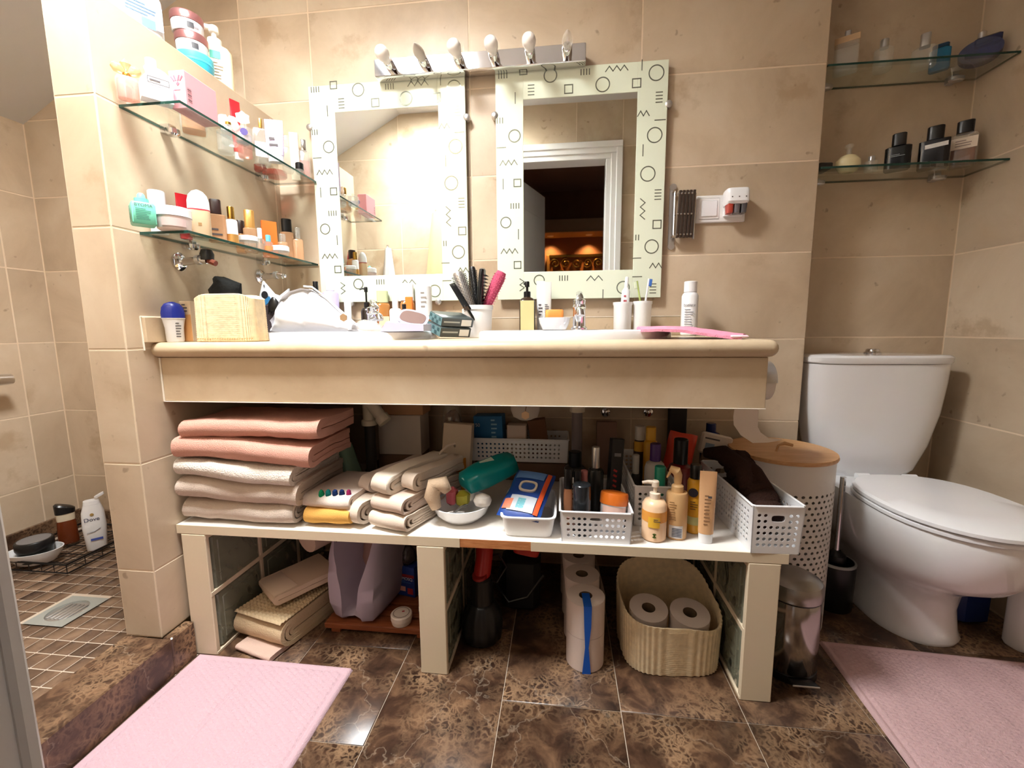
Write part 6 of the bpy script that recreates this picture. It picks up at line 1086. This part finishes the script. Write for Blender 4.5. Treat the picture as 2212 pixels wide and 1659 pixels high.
# toilet paper pack
rollg=lathe([(.019,0),(.0535,0),(.0535,.098),(.019,.098),(.019,0)],28,cap=False); paper=mat((240,224,214),.9); rm=mesh('roll',rollg,paper)
TXp=Xat(1264,-.50,.1); t=T('toilet_paper_pack','wrapped toilet paper pack with blue strip standing on the floor','toilet paper',(TXp,-.50,0),R(3))
for k in range(4):
    for j in range(2): link('roll',rm,t,(0,k*.1085,.001+j*.0995))
film=clear('film_clear',(.97,.96,.96,1),.05); part(t,'film',rings([[(x,y,z) for x,y in [(.0555*math.sin(R(a)),-.0555*math.cos(R(a))) for a in range(-90,91,15)]+[(.0555*math.cos(R(a)),.3255+.0555*math.sin(R(a))) for a in range(0,181,15)]] for z in (0,.0005,.2,.2005)],cap=False),film); part(t,'core',join(*[tf(lathe([(.0185,.0),(.0185,.198)],20,cap=False),(0,k*.1085,0)) for k in range(4)]),mat((122,100,76),.9))
part(t,'blue_strip',join(rings([[(-.013,-.0565,0),(.011,-.0568,0)],[(-.006,-.0572,.08),(.004,-.0572,.08)],[(-.009,-.0572,.14),(.010,-.0570,.14)],[(-.011,-.0568,.2),(.011,-.0568,.2)],[(-.011,-.03,.2012),(.011,-.03,.2012)],[(-.011,.005,.2012),(.011,.005,.2012)]],cap=False,closed=False)),mat((20,92,196),.35))
# slouchy straw basket with rolls
BX,BYc=Xat(1440,-.44,.08),-.425; t=T('straw_basket','slouching cream straw basket with toilet rolls on the floor','basket',(BX,BYc,0),R(4))
woven(t,.132,.115,.165,3.6,50,28,M['straw'],flare=.04,amp=.0017,top=lambda c,s:.055*max(0,s)-.018*max(0,-s)-.03*max(0,c)*max(0,-s))
for lb,dx,dy in (('toilet roll in the straw basket, beside the wrapped pack',-.058,-.02),('toilet roll in the straw basket, beside the pedal bin',.054,-.03)):
    t=T('toilet_roll',lb,'toilet roll',(BX+dx,BYc+dy,.051),group='rolls in the straw basket',rot=(R(10),0,0)); link('paper',rm,t); part(t,'tube',lathe([(.0185,.001),(.0185,.097)],20,cap=False),mat((122,100,76),.9)); 
t=T('basket_filler','spare cloth lining at the bottom of the straw basket','cloth',(BX,BYc,.008)); part(t,'fabric',loft([(0,.10,.085,3.4),(.034,.10,.085,3.4)],28),mat((220,190,150),.9))
t=T('toilet_roll','single toilet roll standing at the back by the wall','toilet roll',(Xat(1450,-.10,.25),-.09,.0)); part(t,'paper',tf(rollg,(0,0,.101)),paper); part(t,'lower_roll',rollg,paper); part(t,'tube',lathe([(.0185,.001),(.0185,.198)],20,cap=False),mat((122,100,76),.9))
# ================================================================== SHOWER CORNER
cx,cyy=-.88,-.27; zf=SZ
t=T('shower_caddy','black wire caddy on the shower floor','caddy',(0,0,SZ)); A=at(80,1222,Z=SZ+.02); B=at(245,1160,Z=SZ+.02)
fr=[A,Vector((-.70,-.42,SZ)),B]
x0,x1,y0,y1=-1.02,-.70,-.37,-.06
loop=[(x0,y0),(x1,y0),(x1,y1),(x0,y1)]
for z,r_ in ((.012,.003),(.045,.0045)): part(t,'hoop',tube([(x,y,z) for x,y in loop],r_,6,True),M['blackp'])
for k in range(7): part(t,'wire',tube([(x0+(x1-x0)*k/6,y0,.045),(x0+(x1-x0)*k/6,y0,.012),(x0+(x1-x0)*k/6,y1,.012),(x0+(x1-x0)*k/6,y1,.045)],.0018,5),M['blackp'])
for k in range(6): part(t,'wire',tube([(x0,y0+(y1-y0)*k/5,.045),(x0,y0+(y1-y0)*k/5,.012),(x1,y0+(y1-y0)*k/5,.012),(x1,y0+(y1-y0)*k/5,.045)],.0018,5),M['blackp'])
P,w,h=spot(180,242,1060,SZ+.016,Y=-.20); h=h*.9; t=T('body_wash','white body wash bottle with open flip cap in the shower caddy','bottle',(P.x,-.20,SZ+.016),facing(P)-R(4)); r=.036
part(t,'body',loft([(0,r*.80,.02,3),(.004,r*.86,.022,3),(h*.45,r*1.02,.026,3),(h*.72,r*.94,.024,3),(h*.86,r*.72,.02,3)],28),W_); part(t,'cap',loft([(h*.862,r*.72,.02,3),(h*.93,r*.66,.018,3)],24),W_); part(t,'flip_lid',tf(loft([(0,r*.42,.012,3),(.007,r*.46,.013,3)],20),(r*.75,0,h*.985),(0,R(-28),0)),W_)
text(t,'Dove',.021,(-.004,-.0262,h*.60),mat((34,44,84),.5)); part(t,'gold_bird',tf(lathe([(.006,0),(.006,.0006)],12),(-.002,-.0256,h*.69),(PI/2,0,0)),mat((170,140,80),.5)); part(t,'blue_band',flat(.036,.009,-.0266,h*.22,.004),mat((70,88,168),.5)); part(t,'swash',tube([(-.022,-.0268,h*.36),(0,-.0275,h*.37),(.018,-.0272,h*.42)],.001,5),mat((140,146,160),.5))
P,w,h=spot(122,178,1090,SZ+.016,Y=-.17); t=T('amber_body_oil','amber bottle with angled black cap in the shower caddy','bottle',(P.x,-.17,SZ+.016),facing(P)); r=.032
part(t,'body',loft([(0,r*.9,r*.6,3),(.004,r,r*.66,3),(h*.55,r*.9,r*.6,3),(h*.72,r*.72,r*.5,3)],24),mat((110,50,22),.2)); part(t,'neck_band',loft([(h*.60,r*.86,r*.58,3),(h*.78,r*.9,r*.6,3)],24),mat((222,206,180),.4)); part(t,'cap',rings([ring(24,r*.95,r*.66,2.6,0,0,h*.785),[(x,y,h*.95+x*-.35) for x,y,_ in ring(24,r*.98,r*.68,2.6)],[(x*.8,y*.8,h*.985+x*-.35) for x,y,_ in ring(24,r*.98,r*.68,2.6)]]),M['blackp'])
P=at(125,1215,Z=SZ+.03); bx_,by_=-.905,-.315; t=T('white_soap_bowl','white oval bowl in the shower caddy under the black tub','bowl',(bx_,by_,SZ+.015),R(20)); part(t,'bowl',loft([(0,.055,.036),(.003,.06,.04),(.03,.078,.054),(.05,.086,.06),(.05,.081,.056),(.028,.072,.048),(.008,.05,.034),(.007,.001,.001)],36,cap=False),M['ceramic'])
t=T('black_tub','black tub with grey lid sitting in the white bowl','tub',(bx_+.004,by_,SZ+.0245),R(24)); part(t,'tub',lathe([(.042,0),(.047,.004),(.050,.05)],32),mat((22,28,26),.3)); part(t,'lid',lathe([(.053,.050),(.054,.053),(.054,.078),(.051,.082),(.001,.082)],36),mat((20,20,22),.35)); part(t,'lid_label',lathe([(.046,.0822),(.046,.0826),(.001,.0826)],28),mat((120,116,116),.5)); part(t,'white_print',arcpatch(.0495,.02,.032,18),mat((220,220,216),.5))
